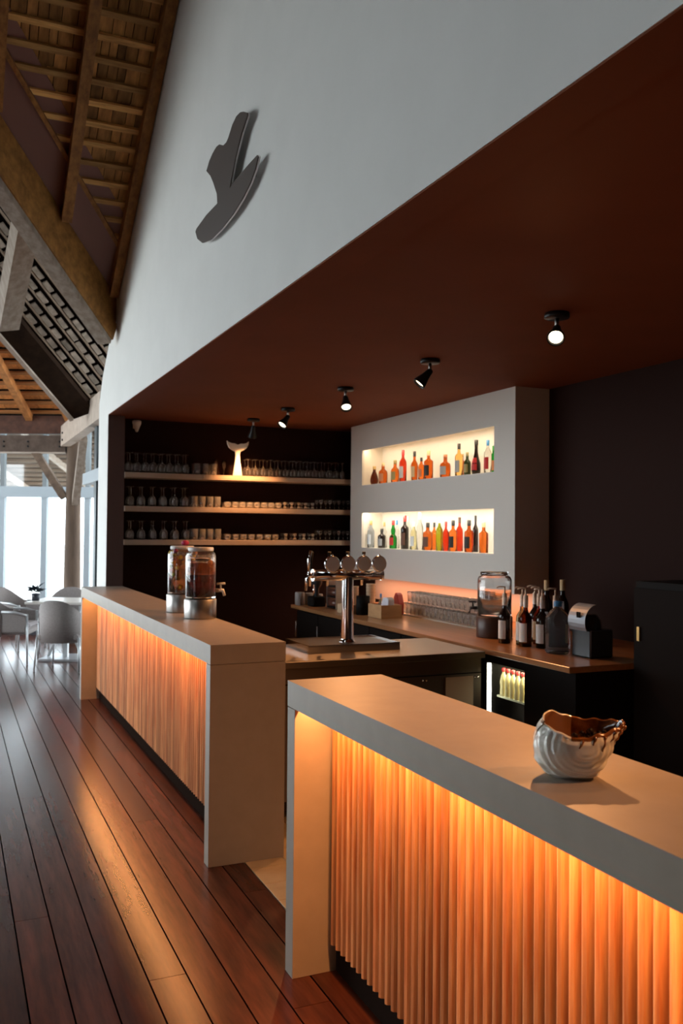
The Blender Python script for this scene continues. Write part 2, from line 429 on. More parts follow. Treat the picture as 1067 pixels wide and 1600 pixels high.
MB().bar(RH*-4.0+Vector((0,0,-.008))-FH*.0, RH*-.06+Vector((0,0,-.008)), .13, .016).build('edge_strip', palew, tb)
MB().bar(RH*-4.0+FH*.02+Vector((0,0,.40)), RH*-.06+FH*.02+Vector((0,0,.40)), .10, .26).build('wall_plate', mat('plate_wood',(.12,.045,.025),.7,grain=(9,9,9)), tb)
for s in (-.95,-.6,-.14):
    for dz in (.08,.15): MB().lathe([(.014,0),(.014,.012),(0,.016)],8,c=RH*s-FH*.06+Vector((0,0,dz)),m=Matrix.Rotation(math.pi/2,3,RH)).build('bolt_head', black, tb)
kb = MB().bar(FH*CD+RH*(sc-.08)+Vector((0,0,2.12)), FH*CD+RH*(sc-.52)+Vector((0,0,2.80)), .10,.10).build('knee_brace', mat('brace_wood',(.25,.17,.12),.75,grain=(9,9,9)))
tag(kb, 'diagonal timber knee brace from the log column to the tie beam', 'brace')
# pale beam along the white wall line to the column, with a brace
wb = thing('link_beam', 'pale timber beam joining the log column to the white wall', 'beam', (1.55,9.7,0))
A_ = at(112,672,'x',1.52); 
zt0 = 3.10; 
MB().box(-.11,.02,.0,coly-9.75,2.86,3.15).build('beam', palew, wb)
for dz in (2.93,3.03): MB().lathe([(.016,0),(.016,.012),(0,.016)],8,c=(-.112,coly-9.75-.25,dz),m=Matrix.Rotation(-math.pi/2,3,'Y')).build('bolt_head', black, wb)
kb2 = MB().bar((colx+.02,coly-.08,2.05),(colx+.0,coly-1.0,2.90),.10,.11).build('knee_brace', greyw)
tag(kb2, 'grey timber knee brace from the log column to the pale link beam', 'brace')

# ------------------------------------------------------------------ far window wall
DW = 14.0
def ptW(s, z, o=0): return FH*(DW+o) + RH*s + Vector((0,0,z))
def wbox(m, s0, s1, z0, z1, o0, o1):
    P = [ptW(s,z,o) for z in (z0,z1) for (s,o) in ((s0,o0),(s1,o0),(s1,o1),(s0,o1))]
    return m.add(P, [(3,2,1,0),(4,5,6,7),(0,1,5,4),(1,2,6,5),(2,3,7,6),(3,0,4,7)])
ww = bpy.data.objects.new('window_1', None); COL.objects.link(ww); struct(ww); ww['label']='tall grey framed glass wall at the far end of the dining area'; ww['category']='window'
ms = lambda px: (px-533.5)/FPX*DW
mull = [ms(p) for p in (-330,-205,-110,4,70,137,210,280)]
ZT0, ZT1, ZTOP = 2.16, 2.33, 3.45
wbox(MB(), mull[0], mull[-1], ZT0, ZT1, -.06, .06).build('transom', alu, ww)
wbox(MB(), mull[0], mull[-1], 0, .30, -.05, .05).build('base_panel', mat('dark_panel',(.02,.022,.03),.5), ww)
wbox(MB(), mull[0], mull[-1], ZTOP, ZTOP+.1, -.05, .05).build('head', alu, ww)
for i, s in enumerate(mull):
    wbox(MB(), s-.045, s+.045, .30, ZT0, -.05, .05).build('mullion', alu, ww)
    wbox(MB(), s-.035, s+.035, ZT1, ZTOP, -.04, .04).build('mullion', mat('mid_grey_frame',(.16,.18,.19),.5), ww)
for a, b in zip(mull, mull[1:]):
    wbox(MB(), a+.045, b-.045, .30, ZT0, -.004, .004).build('pane', pane_m, ww)
    wbox(MB(), a+.035, b-.035, ZT1, ZTOP, -.004, .004).build('pane', pane_m, ww)
# side glazing frame between column and white wall
df = bpy.data.objects.new('door_1', None); COL.objects.link(df); struct(df); df['label']='dark narrow glazed door frame just past the white wall'; df['category']='door'
df.location = (1.56, 10.55, 0)
MB().box(-.035,.035,-.09,.09,0,2.22).build('door_stile', alud, df)
MB().box(-.035,.035,-.09,.09,2.36,3.0).build('upper_frame', alud, df)
MB().box(-.05,.05,-.85,.95,2.22,2.36).build('transom', alu, df)
# veranda roof outside
rv = bpy.data.objects.new('roof_veranda', None); COL.objects.link(rv); struct(rv, 'pale veranda roof seen through the upper panes'); rv['category']='roof'
def ptV(s,d,o=0): return FH*d + RH*s + Vector((0,0,3.25 - .26*(d-14.3) + o))
m = MB().prism([(-10,14.3),(-.5,14.3),(-.5,17.6),(-10,17.6)], lambda p,o: ptV(p[0],p[1],o), .05, .09)
m.build('underlay', mat('veranda_boards',(.50,.40,.32),.8), rv)
for i in range(12):
    d = 14.45 + i*.26
    MB().bar(ptV(-9,d), ptV(-1,d), .04, .05).build('batten', mat('veranda_batten',(.34,.26,.20),.8), rv)
    s = -7.2
    while s < -2.2:
        w = rnd.uniform(.22,.4); MB().bar(ptV(s,d+.13,.03), ptV(s+w-.01,d+.13,.03), .19, .012).build('shingle', mat('veranda_shingle',(.62,.49,.39),.8,var=.25), rv); s += w
for s in (-6.4,-5.15,-3.9,-2.7): MB().bar(ptV(s-.0,14.3,-.06), ptV(s+.35,17.5,-.06), .07, .09).build('rafter', palew, rv)

# ------------------------------------------------------------------ bar counters
slat_me = {}
def slat_mesh(h):
    p = .0453
    prof = [(0,0),(-.012,.006),(-.026,p*.30),(-.030,p*.5),(-.026,p*.70),(-.012,p-.006),(0,p),(.008,p),(.008,0)]
    m = MB(); m.prism(prof, lambda q,z: (q[0],q[1],z), 0, h)
    me = m.mesh('slat'); me.materials.append(pine); return me
SLM = slat_mesh(.905)
def counter(ya, yb, label, panels, led):
    t = thing('bar_counter', label, 'bar counter', (XF,ya,0))
    L = yb - ya; D = XB - XF; EP = .078
    m = MB().box(0,D,0,L,CT-.024,CT)
    m.box(0,.020,0,L,CT-TT,CT-.024).box(D-.02,D,0,L,CT-TT,CT-.024)
    for e in panels: m.box(.02,D-.02,(0 if e==0 else L-EP),(EP if e==0 else L),CT-TT,CT-.024)
    m.build('countertop', stone, t)
    for e in panels:
        y0 = 0 if e == 0 else L-EP
        MB().box(.0005,D,y0+.0005,y0+EP,0,CT-TT-.003).build('end_panel', stone, t, bevel=.0015)
    a = EP if 0 in panels else 0; b = L-EP if 1 in panels else L
    MB().box(.172,D-.03,a,b,.10,CT-TT).build('carcass', mat('carcass',(.25,.15,.08),.7), t)
    MB().box(.178,D-.05,a,b,0,.10).build('plinth', kick, t)
    n = int((b-a)/.0453); off = ((b-a) - n*.0453)/2
    for i in range(n):
        obj('slat', SLM, pine, t, (.170, a+off+i*.0453, .118))
    MB().box(.045,.062,a+.05,b-.02,CT-.030,CT-.0245).build('led_strip', whitep, t)
    area('counter_led', (.0535,(a+b)/2+.02,CT-.031), .012, b-a-.08, led*W_LED*(b-a), (1,.40,.125), parent=t)
    return t
counter(Y1, Y1E, 'long grey stone bar counter with fluted pine front, farther of the two', (0,1), .65)
counter(-1.2, Y2, 'nearer grey stone bar counter with fluted pine front and seashell vase', (1,), 1.0)

# ------------------------------------------------------------------ ceiling spots
def aim(d):
    d = Vector(d).normalized(); return d.to_track_quat('-Z','Y').to_matrix()
def spot(loc, target, label, watt=W_SPOT):
    t = thing('ceiling_spotlight', label, 'spotlight', loc, 0, 'row of black ceiling spotlights')
    MB().lathe([(.0,.0),(.062,0),(.062,-.004),(.066,-.008),(.066,-.024),(.060,-.030),(0,-.030)][::-1], 24, caps=False).build('mount', black, t)
    MB().tube([(0,0,-.028),(0,0,-.075)], .011, 10).build('stem', steel_r, t)
    hc = Vector((0,0,-.080)); R = aim(Vector(target) - (Vector(loc)+hc))
    prof = [(.0,.012),(.016,.010),(.021,0),(.023,-.02),(.030,-.055),(.043,-.095),(.046,-.112),(.046,-.120),(.040,-.118),(.036,-.104)]
    h = MB().lathe(prof, 24, c=hc, m=R, caps=False).build('head', black, t)
    MB().lathe([(.0,-.104),(.0355,-.104)], 20, c=hc, m=R, caps=False).build('lens', bulb, h)
    l = bpy.data.lights.new('spot_light','SPOT'); l.energy = watt; l.color = (1,.43,.155); l.spot_size = math.radians(92); l.spot_blend = .9; l.shadow_soft_size = .025
    o = bpy.data.objects.new('spot_light', l); COL.objects.link(o); o.parent = t
    o.matrix_local = Matrix.Translation(hc + R @ Vector((0,0,-.125))) @ R.to_4x4()
    return t
spot((2.883,3.772,ZC),(1.30,1.95,.9),'black ceiling spotlight right of the niche wall, glaring toward the viewer')
spot((2.906,5.153,ZC),(1.55,5.5,1.1),'black ceiling spotlight in front of the niche wall, head tilted to the left')
spot((2.878,6.470,ZC),(2.45,5.15,.95),'black ceiling spotlight over the beer tap, third from the right')
spot((2.882,7.804,ZC),(1.6,7.3,1.1),'black ceiling spotlight over the shelves side, fourth from the right')
spot((2.842,8.72,ZC),(2.88,9.12,1.95),'black ceiling spotlight directly above the white whale tail', W_SPOT*.75)
spot((2.88,2.42,ZC),(1.50,3.0,.9),'black ceiling spotlight above the nearer counter, out of the picture')
spot((2.88,1.07,ZC),(1.6,1.6,.9),'black ceiling spotlight nearest the viewer, out of the picture')

# ------------------------------------------------------------------ wall sign
pts = [(4.47,3.888),(4.408,3.855),(4.408,3.839),(4.51,3.786),(4.615,3.697),(4.687,3.608),(4.713,3.565),(4.735,3.566),(4.666,3.573),(4.381,3.571),(4.234,3.565),(4.222,3.552),(4.264,3.506),(4.344,3.463),(4.479,3.426),(4.66,3.399),(4.874,3.389),(5.107,3.395),(5.291,3.431),(5.414,3.493),(5.466,3.553),(5.442,3.565),(5.205,3.576),(4.964,3.565),(4.977,3.625),(5.056,3.718),(5.124,3.785),(5.217,3.849),(5.151,3.885),(5.085,3.902),(5.0,3.91),(4.936,3.899),(4.853,3.86),(4.793,3.854),(4.754,3.864),(4.679,3.905),(4.605,3.921),(4.533,3.912)]
pts.pop(7)
sg = thing('wall_sign', 'dark brown cut-out bird-like emblem mounted on the white wall', 'sign', (1.39,4.75,3.6))
q = [(a-4.75,b-3.6) for a,b in pts]
MB().prism(q, lambda p,x: (x,p[0],p[1]), -.006, .0).build('face', signm, sg)
MB().prism(q, lambda p,x: (x,p[0],p[1]), .0005, .009).build('edge', signe, sg)
for yy, zz in ((.18,-.13),(-.35,-.07),(.10,.20)): MB().tube([(.009,yy,zz),(XW-1.39,yy,zz)], .01, 8).build('standoff', steel_r, sg)

# ------------------------------------------------------------------ shelves with glassware on the far wall
SZ = (2.250,1.908,1.566); SY0, SY1 = 9.05, YF
shelf_wood = mat('shelf_board',(.52,.42,.33),.6,grain=(2,30,30),col2=(.42,.33,.25))
SLAB = ('top','middle','lowest')
for i, z in enumerate(SZ):
    o = MB().box(XJ+.002,XR-.002,0,SY1-SY0,-.052,0).build('wall_shelf', shelf_wood, None, bevel=.002, loc=(0,SY0,z))
    tag(o, f'long pale wooden shelf of glassware on the dark wall, the {SLAB[i]} one', 'shelf')
def glass_of(kind):
    if kind == 'wine':     # stored upside down: rim on the shelf, foot on top
        H = .20; prof = [(.030,0),(.036,.03),(.038,.06),(.030,.09),(.012,.11),(.0045,.12),(.004,.185),(.010,.193),(.033,.198),(.034,.201),(0,.201)]
        inner = [(0,.108),(.010,.105),(.028,.087),(.036,.06),(.034,.03),(.028,0)]
        prof = inner + prof
    elif kind == 'flute':
        prof = [(0,.006),(.022,.004),(.030,0),(.031,.003),(.006,.010),(.004,.07),(.014,.09),(.024,.13),(.024,.20),(.0225,.20),(.0225,.13),(.012,.094),(0,.09)]
    elif kind == 'tumbler':
        prof = [(0,.0),(.030,0),(.033,.004),(.037,.125),(.0355,.125),(.031,.012),(0,.010)]
    elif kind == 'cup':
        prof = [(0,0),(.022,0),(.030,.006),(.040,.03),(.041,.05),(.034,.072),(.0325,.072),(.039,.05),(.038,.03),(.028,.010),(0,.008)]
    elif kind == 'shot':
        prof = [(0,0),(.018,0),(.020,.004),(.017,.02),(.010,.032),(.016,.046),(.021,.06),(.021,.075),(.0195,.075),(.0195,.06),(.014,.048),(0,.040)]
    elif kind == 'stem':
        prof = [(0,.004),(.022,.003),(.026,0),(.006,.008),(.004,.05),(.016,.065),(.026,.09),(.028,.115),(.0265,.115),(.024,.09),(.014,.069),(0,.062)]
    m = MB().lathe(prof, 14, caps=False); me = m.mesh(kind+'_glass'); me.materials.append(glass if kind in ('wine','flute','stem') else frostglass); return me
GM = {k: glass_of(k) for k in ('wine','flute','tumbler','cup','shot','stem')}
def put_glass(kind, name, x, y, z, label, group, sc=1):
    o = obj(name, GM[kind], glass, None, (x,y,z), (0,0,rnd.uniform(0,6))); o.scale = (sc,sc,sc)
    return tag(o, label, {'cup':'cup'}.get(kind,'glass'), group)
ORD = ('first','second','third','fourth','fifth','sixth','seventh','eighth','ninth','tenth','eleventh','twelfth','thirteenth','fourteenth','fifteenth','sixteenth','seventeenth','eighteenth')
def row(kind, name, x0, x1, n, z, label, group, ys=(9.13,9.25), sc=1, jit=.002):
    for yy in ys:
        for k in range(n):
            put_glass(kind, name, x0+(x1-x0)*k/max(1,n-1)+rnd.uniform(-jit,jit), yy+rnd.uniform(-jit,jit), z+.0005, f'{label}, {ORD[k]} from left'+(', front row' if yy < 9.2 else ', back row'), group, sc)
row('wine','wine_glass',1.66,2.24,8,SZ[0],'upturned wine glass at left end of top shelf','wine glasses left on the top shelf',sc=1.02)
row('tumbler','tumbler',2.36,2.54,3,SZ[0],'clear tumbler on top shelf left of whale tail','tumblers on the top shelf',sc=.95)
row('flute','champagne_flute',2.605,2.70,2,SZ[0],'champagne flute on top shelf left of whale tail','flutes beside the whale tail',ys=(9.29,),sc=.9)
row('wine','wine_glass',2.92,4.03,14,SZ[0],'upturned wine glass on top shelf right of whale tail','wine glasses right on the top shelf',sc=.93)
row('wine','wine_glass',1.68,2.24,6,SZ[1],'upturned wine glass at left of middle shelf','wine glasses on the middle shelf',sc=1.0)
row('tumbler','tumbler',2.34,2.59,4,SZ[1],'clear straight tumbler on the middle shelf','tumblers on the middle shelf',sc=.93)
row('cup','glass_cup',2.70,3.27,8,SZ[1],'small round glass cup on the middle shelf','cups on the middle shelf',sc=.92)
row('shot','small_glass',3.345,3.67,5,SZ[1],'small waisted glass on middle shelf','small glasses on the middle shelf')
row('stem','stemmed_glass',3.77,4.10,4,SZ[1],'short stemmed glass at right end of middle shelf','stemmed glasses on the middle shelf')
row('wine','wine_glass',1.68,2.26,6,SZ[2],'upturned wine glass at left of lowest shelf','wine glasses on the lowest shelf',sc=.97)
row('tumbler','tumbler',2.345,2.595,4,SZ[2],'clear straight tumbler on the lowest shelf','tumblers on the lowest shelf',sc=.93)
row('cup','glass_cup',2.70,3.24,7,SZ[2],'small round glass cup on the lowest shelf','cups on the lowest shelf',sc=.88)
row('shot','small_glass',3.36,3.68,4,SZ[2],'small waisted glass on lowest shelf','small glasses on the lowest shelf')
row('stem','stemmed_glass',3.77,4.10,4,SZ[2],'short stemmed glass at right end of lowest shelf','stemmed glasses on the lowest shelf')

# whale tail sculpture
wt = [(0,-.172),(.055,-.172),(.045,-.10),(.030,-.02),(.024,.05),(.030,.085),(.065,.098),(.105,.125),(.125,.165),(.130,.200),(.108,.182),(.07,.172),(.035,.172),(.008,.160)]
full = wt + [(-a,b) for a,b in reversed(wt) if a > 1e-6]
full = [(a*.93,b) for a,b in full]
m = MB().prism(full, lambda p,y: (p[0],y,p[1]), -.014, .014)
o = m.build('whale_tail_ornament', mat('white_ornament',(.82,.77,.68),.55), None, bevel=.005, loc=(2.785,9.075,SZ[0]+.1725))
tag(o,'white whale tail ornament standing on the top shelf under a spotlight','ornament')
# sensor
t = thing('motion_sensor','small white motion sensor high on the dark wall left of the shelves','sensor',(1.76,YF,2.745))
MB().lathe([(0,-.06),(.012,-.058),(.035,.0),(.046,.03),(.046,.055),(.03,.062),(0,.062)],14,c=(0,-.05,0),caps=False).build('housing',whitep,t)
MB().box(-.03,.03,-.02,0,-.02,.05).build('bracket',whitep,t)

# ------------------------------------------------------------------ niche bottles
GC = {'amber':(.62,.13,.015),'brown':(.12,.022,.007),'red':(.66,.05,.015),'orange':(.80,.20,.03),'gold':(.88,.60,.18),'green':(.02,.30,.04),
      'dkgreen':(.03,.05,.015),'black':(.018,.010,.008),'clear':(.84,.86,.84),'lime':(.42,.46,.03),'paleblue':(.66,.74,.86),'straw':(.86,.80,.48)}
CC = {'black':(.02,.02,.02),'red':(.55,.03,.03),'cream':(.65,.52,.30),'blue':(.05,.25,.55),'gold':(.50,.34,.12),'clear':(.80,.80,.80),'green':(.04,.30,.06),
      'white':(.75,.74,.70),'silver':(.6,.6,.6),'olive':(.34,.30,.12),'brown':(.13,.06,.04),'grey':(.38,.40,.42),'pale':(.70,.76,.80),'pink':(.6,.25,.12),'orange':(.75,.30,.10)}
def bmat(c):
    if c in ('black','dkgreen'): return mat('glass_'+c, GC[c], .08)
    return mat('glass_'+c, GC[c], .05, trans=.94, ior=1.22)
def cmat(c): return mat('cap_'+c, CC[c], .45)
def lmat(c): return mat('label_'+c, CC[c], .6)
def bottle_profile(shape, w, h):
    r = w/2; n = min(r*.36, .016)
    P = {'tall':[(r,.0),(r,.58),(r*.92,.64),(n*1.2,.74),(n,.78),(n,.93)],
         'square':[(r,0),(r,.60),(r*.95,.64),(n*1.3,.70),(n,.74),(n,.92)],
         'squat':[(r,0),(r*1.0,.50),(r*.9,.60),(n*1.3,.68),(n*1.1,.72),(n*1.1,.92)],
         'round':[(r*.72,0),(r*.98,.14),(r,.28),(r*.82,.46),(n*1.5,.64),(n,.72),(n,.92)],
         'taper':[(r*.80,0),(r*.92,.30),(r,.50),(r*.8,.60),(n*1.2,.68),(n,.74),(n,.92)],
         'cham':[(r*.92,0),(r,.14),(r*.96,.32),(r*.62,.48),(n*1.1,.64),(n,.74),(n,.95)],
         'bulb':[(r,0),(r,.36),(r*.86,.44),(r*.48,.50),(r*.62,.58),(r*.62,.66),(n*1.2,.74),(n,.80),(n,.93)]}[shape]
    return [(max(a,.004), b*h) for a,b in P], n
def bottle(x, y, z, w, h, shape, col, cap, lab, label, group='bottles in the niches', lz=(.12,.48), name='bottle'):
    prof, n = bottle_profile(shape, w, h); seg = 4 if shape == 'square4' else 14
    P = [(0,.003)] + [(prof[0][0]*.9,.0)] + prof + [(0,prof[-1][1])]
    b = MB().lathe(P, seg, caps=False).build(name, bmat(col), None, loc=(x,y,z+.0008))
    tag(b, label, 'bottle', group)
    ch = prof[-1][1]
    MB().lathe([(n*1.12,ch-.10*h),(n*1.15,h),(0,h)], 10, caps=False).build('cap', cmat(cap), b)
    if lab:
        def rad(zz):
            for (r0,z0),(r1,z1) in zip(prof, prof[1:]):
                if z0 <= zz <= z1: return r0+(r1-r0)*(zz-z0)/max(1e-6,z1-z0)
            return prof[0][0]
        zz = [h*(lz[0]+(lz[1]-lz[0])*k/3) for k in range(4)]
        m = MB(); Pn = []; F = []
        for k in range(10):
            a = math.radians(115 + 130*k/9)
            for zq in zz: r = rad(zq)+.0012; Pn.append((r*math.cos(a), r*math.sin(a), zq))
        for k in range(9):
            for i in range(3): F.append((k*4+i,(k+1)*4+i,(k+1)*4+i+1,k*4+i+1))
        m.add(Pn,F,True).build('label', lmat(lab), b)
    return b
def niche_bottle(px, base_z, row_x, wpx, hpx, *a, **k):
    p = at(px, 800, 'x', row_x); d = depth((p.x,p.y,base_z))
    return bottle(row_x, p.y, base_z, wpx*d/FPX*1.0, hpx*d/FPX, *a, **k)
F1, F2 = XN+.075, XN+.165
UZ, LZ = NZ[1][0]+.0045, NZ[0][0]+.0045
U = [(584.3,F1,13,29,'round','brown','gold',None,'round dark brown flask bottle at the far left of the upper niche'),
 (598,F1,14,33,'squat','amber','cream','pink','squat amber bottle with a tan label, second in the upper niche'),
 (616.7,F1,13,35,'squat','orange','olive','olive','short orange bottle with an olive label in the upper niche'),
 (629,F1,11.5,50,'tall','red','red','silver','tall orange-red bottle with a red cap in the upper niche'),
 (647,F1,11.5,46,'taper','amber','black','cream','tapering amber bottle with a tall cream label in the upper niche'),
 (657.8,F1,10,35,'tall','orange','black','pink','small orange bottle with a black cap in the upper niche'),
 (669,F1,14.5,45,'square','amber','cream','black','broad amber bottle with a black label in the upper niche'),
 (695.2,F1,17,36,'squat','amber','pink','grey','squat wide amber bottle standing alone in the middle of the upper niche'),
 (716.5,F1,12.5,51,'square','gold','black','grey','pale gold bottle with a black cap in the upper niche'),
 (722.5,F2,7,36,'tall','amber','gold',None,'thin amber bottle behind the pale gold one in the upper niche'),
 (729.6,F1,11.5,36,'squat','dkgreen','olive','olive','short dark green bottle with an olive label in the upper niche'),
 (743.4,F1,14.5,54,'cham','black','black','red','tall black long-necked bottle in the upper niche'),
 (761.7,F1,12,52,'tall','clear','blue','red','clear bottle with a blue cap and red label in the upper niche'),
 (770.5,F2,10,44,'tall','green','green','pink','green bottle half hidden at the right end of the upper niche')]
for px,fx,w,h,sh,c,cp,lb,tx in U: niche_bottle(px,UZ,fx,w,h,sh,c,cp,lb,tx)
Lw = [(579.7,F1,11,42,'tall','paleblue','gold','pale','pale blue clear bottle at the far left of the lower niche'),
 (596.8,F1,12.5,30,'square','black','black','grey','short black square-shouldered bottle with a pale emblem label in the lower niche'),
 (600.5,F2,9,40,'tall','clear','gold',None,'clear bottle behind the short black one in the lower niche'),
 (614.5,F1,12,44,'bulb','green','red','red','green bottle with a bulbous neck and red label in the lower niche'),
 (620,F2,9,44,'tall','clear','blue',None,'clear bottle with a blue cap behind the green one in the lower niche'),
 (632.6,F1,12.5,52.5,'square','black','red','brown','tall near-black bottle with a red cap in the lower niche'),
 (638,F2,10,51,'tall','clear','silver',None,'clear bottle behind the near-black one in the lower niche'),
 (646.6,F1,10.5,43,'tall','straw','clear','pale','straw-coloured clear bottle with a pale blue label in the lower niche'),
 (656.2,F1,10.5,58,'tall','clear','clear',None,'tallest clear bottle in the lower niche'),
 (668.5,F1,15,43,'square','amber','black','brown','broad amber bottle with a dark brown label in the lower niche'),
 (678.6,F2,9,43,'tall','orange','black',None,'slim orange bottle behind the broad amber one in the lower niche'),
 (686.7,F1,11,52,'tall','lime','clear',None,'tall yellow-green bottle in the lower niche'),
 (696.8,F1,10,46,'tall','red','red',None,'red-orange bottle with a red cap in the lower niche'),
 (708,F1,13,48.5,'square','orange','black','black','clear orange bottle with a black and white label in the lower niche'),
 (718,F2,11,53,'tall','red','brown',None,'tall red bottle behind the black-labelled ones in the lower niche'),
 (732.9,F1,14.5,50,'square','amber','black','black','broad amber bottle with a black label, third from right in the lower niche'),
 (743,F2,9,57,'tall','black','black',None,'tall dark bottle second from right in the lower niche'),
 (755.8,F1,14.5,48,'square','orange','cream',None,'broad orange bottle with a cork cap at the right of the lower niche')]
for px,fx,w,h,sh,c,cp,lb,tx in Lw: niche_bottle(px,LZ,fx,w,h,sh,c,cp,lb,tx)

# ------------------------------------------------------------------ draught table, drip tray and tap tower
st_ = thing('steel_table','brushed steel serving table standing between the counter and the back bar','table',(1.62,4.78,0))
TZ = .92
MB().box(0,1.49,0,.76,TZ-.04,TZ).build('top', mat('worn_steel',(.34,.30,.26),.33,metal=1), st_, bevel=.003)  # steel colour lowered to a dark brownish tone
MB().box(.02,1.47,.02,.04,.12,TZ-.04).build('front_panel', mat('dull_steel',(.20,.17,.15),.42,metal=1), st_)
MB().box(.02,1.47,.72,.74,.12,TZ-.04).build('back_panel', mat('dull_steel',(.2,.17,.15),.42,metal=1), st_)
MB().box(1.45,1.47,.04,.72,.12,TZ-.04).build('side_panel', mat('dull_steel',(.2,.17,.15),.42,metal=1), st_)
MB().box(.02,1.47,.012,.02,TZ-.135,TZ-.13).build('seam', blackp, st_)
for x in (.32,.345,.67,.695,1.05,1.075,1.42,1.445):
    MB().lathe([(.007,0),(.007,.006),(0,.008)],8,c=(x,.02,TZ-.16),m=Matrix.Rotation(math.pi/2,3,'X')).build('bolt_head', chrome, st_)
for x in (.04,1.43):
    for y in (.06,.70): MB().box(x,x+.03,y,y+.03,0,.12).build('leg', steel_r, st_)
ps = MB().box(0,.20,0,.003,0,.27).build('paper_notice', mat('dim_paper',(.42,.34,.26),.8), None, loc=(2.83,4.794,.50)); tag(ps,'pale paper notice fixed to the steel table front','notice')
tr = thing('drip_tray','low rectangular steel drip tray under the beer tap','tray',(2.022,5.075,TZ))
TW, TDp, TH = .632, .42, .045
m = MB().box(0,TW,0,.012,.0005,TH).box(0,TW,TDp-.012,TDp,.0005,TH).box(0,.012,.012,TDp-.012,.0005,TH).box(TW-.012,TW,.012,TDp-.012,.0005,TH)
m.build('rim', chrome, tr)
MB().box(.012,TW-.012,.012,TDp-.012,.0005,.012).build('pan', mat('tray_pan',(.30,.28,.26),.3,metal=1), tr)
gm = MB().box(-.0015,.0015,.014,TDp-.014,.030,.038).mesh('grate_bar')
for i in range(40): obj('grate_bar', gm, steel, tr, (.02+i*(TW-.04)/39,0,0))
tp = thing('beer_tap','chrome T-shaped beer tap tower with four round medallions','beer tap',(2.335,5.19,TZ+.0385))
MB().lathe([(0,0),(.052,0),(.052,.012),(.044,.018),(.041,.03),(.038,.20),(.036,.42)],24,caps=False).build('column', chrome, tp)
hb = .405
MB().tube([(-.235,0,hb+.03),(.235,0,hb+.03)], .035, 20).build('crossbar', chrome, tp)
for s in (-1,1): MB().tube([(s*.235,0,hb+.03),(s*.243,0,hb+.03)], .038, 20).build('end_cap', chrome, tp)
Rx = Matrix.Rotation(math.pi/2,3,'X')
for i, x in enumerate((-.128,-.018,.092,.202)):
    d = MB().lathe([(.0,0),(.050,0),(.052,.004),(.052,.016),(.047,.020),(0,.020)],28,c=(x,-.034,hb+.102),m=Rx,caps=False).build('medallion', chrome, tp)
    MB().lathe([(0,.0205),(.046,.0205)],28,c=(x,-.034,hb+.102),m=Rx,caps=False).build('disc', mat('disc_grey',(.74,.75,.76),.6), d)
    MB().tube([(x,-.03,hb+.05),(x,-.03,hb+.065)],.012,8).build('collar', chrome, tp)
    MB().lathe([(.007,0),(.009,.006),(0,.012)],8,c=(x,-.042,hb+.153)).build('finial', chrome, tp)
for x in (-.222,-.10,.03,.145):
    f = MB().tube([(x,.03,hb+.03),(x,.075,hb+.035),(x,.095,hb+.02),(x,.10,hb-.045)],[.014,.014,.011,.009],10).build('faucet', chrome, tp)
    MB().tube([(x,.07,hb+.04),(x,.075,hb+.12),(x,.068,hb+.175)],[.008,.008,.013],8).build('handle', blackp, f)
f = MB().tube([(-.243,0,hb+.03),(-.275,-.005,hb+.032),(-.287,-.008,hb+.01),(-.292,-.01,hb-.065)],[.022,.015,.012,.009],10).build('faucet', chrome, tp)
MB().tube([(-.268,-.003,hb+.04),(-.272,-.003,hb+.12),(-.258,-.003,hb+.185)],[.009,.008,.011],8).build('handle', chrome, f)
MB().tube([(-.275,-.03,hb+.036),(-.275,.025,hb+.036)],.006,8).build('flow_lever', chrome, f)

# ------------------------------------------------------------------ back bar
BX0, BX1, BY0, BY1, BZ = 3.19, XR-.002, 4.05, 8.50, .92
bt = MB().box(BX0,BX1,BY0,BY1,BZ-.035,BZ).build('back_bar_worktop', mat('bar_top_wood',(.40,.20,.085),.28,grain=(20,2,20),col2=(.28,.13,.05)), None, bevel=.003)
tag(bt,'long glossy brown worktop of the back bar below the niche wall','worktop')
def cabinet(y0, y1, label, doors=2):
    t = thing('base_cabinet', label, 'cabinet', (BX0+.06,y0,0), 0, 'dark base cabinets of the back bar')
    L = y1-y0; D = BX1-BX0-.07
    MB().box(0.02,D,0.002,L-.002,.0,BZ-.036).build('body', blackp, t)
    for i in range(doors):
        a = L*i/doors+.006; b = L*(i+1)/doors-.006
        d = MB().box(0,.02,a,b,.10,BZ-.06).build('door', mat('black_door',(.012,.009,.008),.7,spec=.06), t)
        MB().tube([(-.03,b-.05,.60),(-.03,b-.05,.76)],.006,8).build('handle', steel_r, d)
    return t
cabinet(7.35,8.48,'dark two-door base cabinet at the far end of the back bar')
cabinet(6.2,7.35,'dark two-door base cabinet below the stacked glasses')
cabinet(5.02,6.2,'dark two-door base cabinet behind the steel table')
# fridge with lit opening
fr = thing('bar_fridge','black glass-fronted bar fridge glowing under the back bar','fridge',(BX0+.06,4.07,0))
m = MB(); FD = BX1-BX0-.07; FL = .94; FZ1 = BZ-.037
m.box(0,FD,0,.03,.06,FZ1).box(0,FD,FL-.03,FL,.06,FZ1).box(0,FD,.03,FL-.03,.06,.10).box(0,FD,.03,FL-.03,FZ1-.06,FZ1).box(FD-.03,FD,.03,FL-.03,.10,FZ1-.06)
m.box(0,.05,.03,.49,.10,FZ1-.06)
m.build('body', blackp, fr)
MB().box(.03,FD-.05,.03,FL-.03,0,.06).build('foot_plinth', kick, fr)
MB().box(.08,FD-.03,.031,FL-.031,.588,.60).build('wire_shelf', mat('fridge_shelf',(.75,.74,.55),.5), fr)
MB().box(.002,.02,FL-.055,FL-.034,.12,FZ1-.07).build('light_strip', mat('fridge_led',(1,1,.9),.4,emit=(1,.97,.80),es=7), fr)
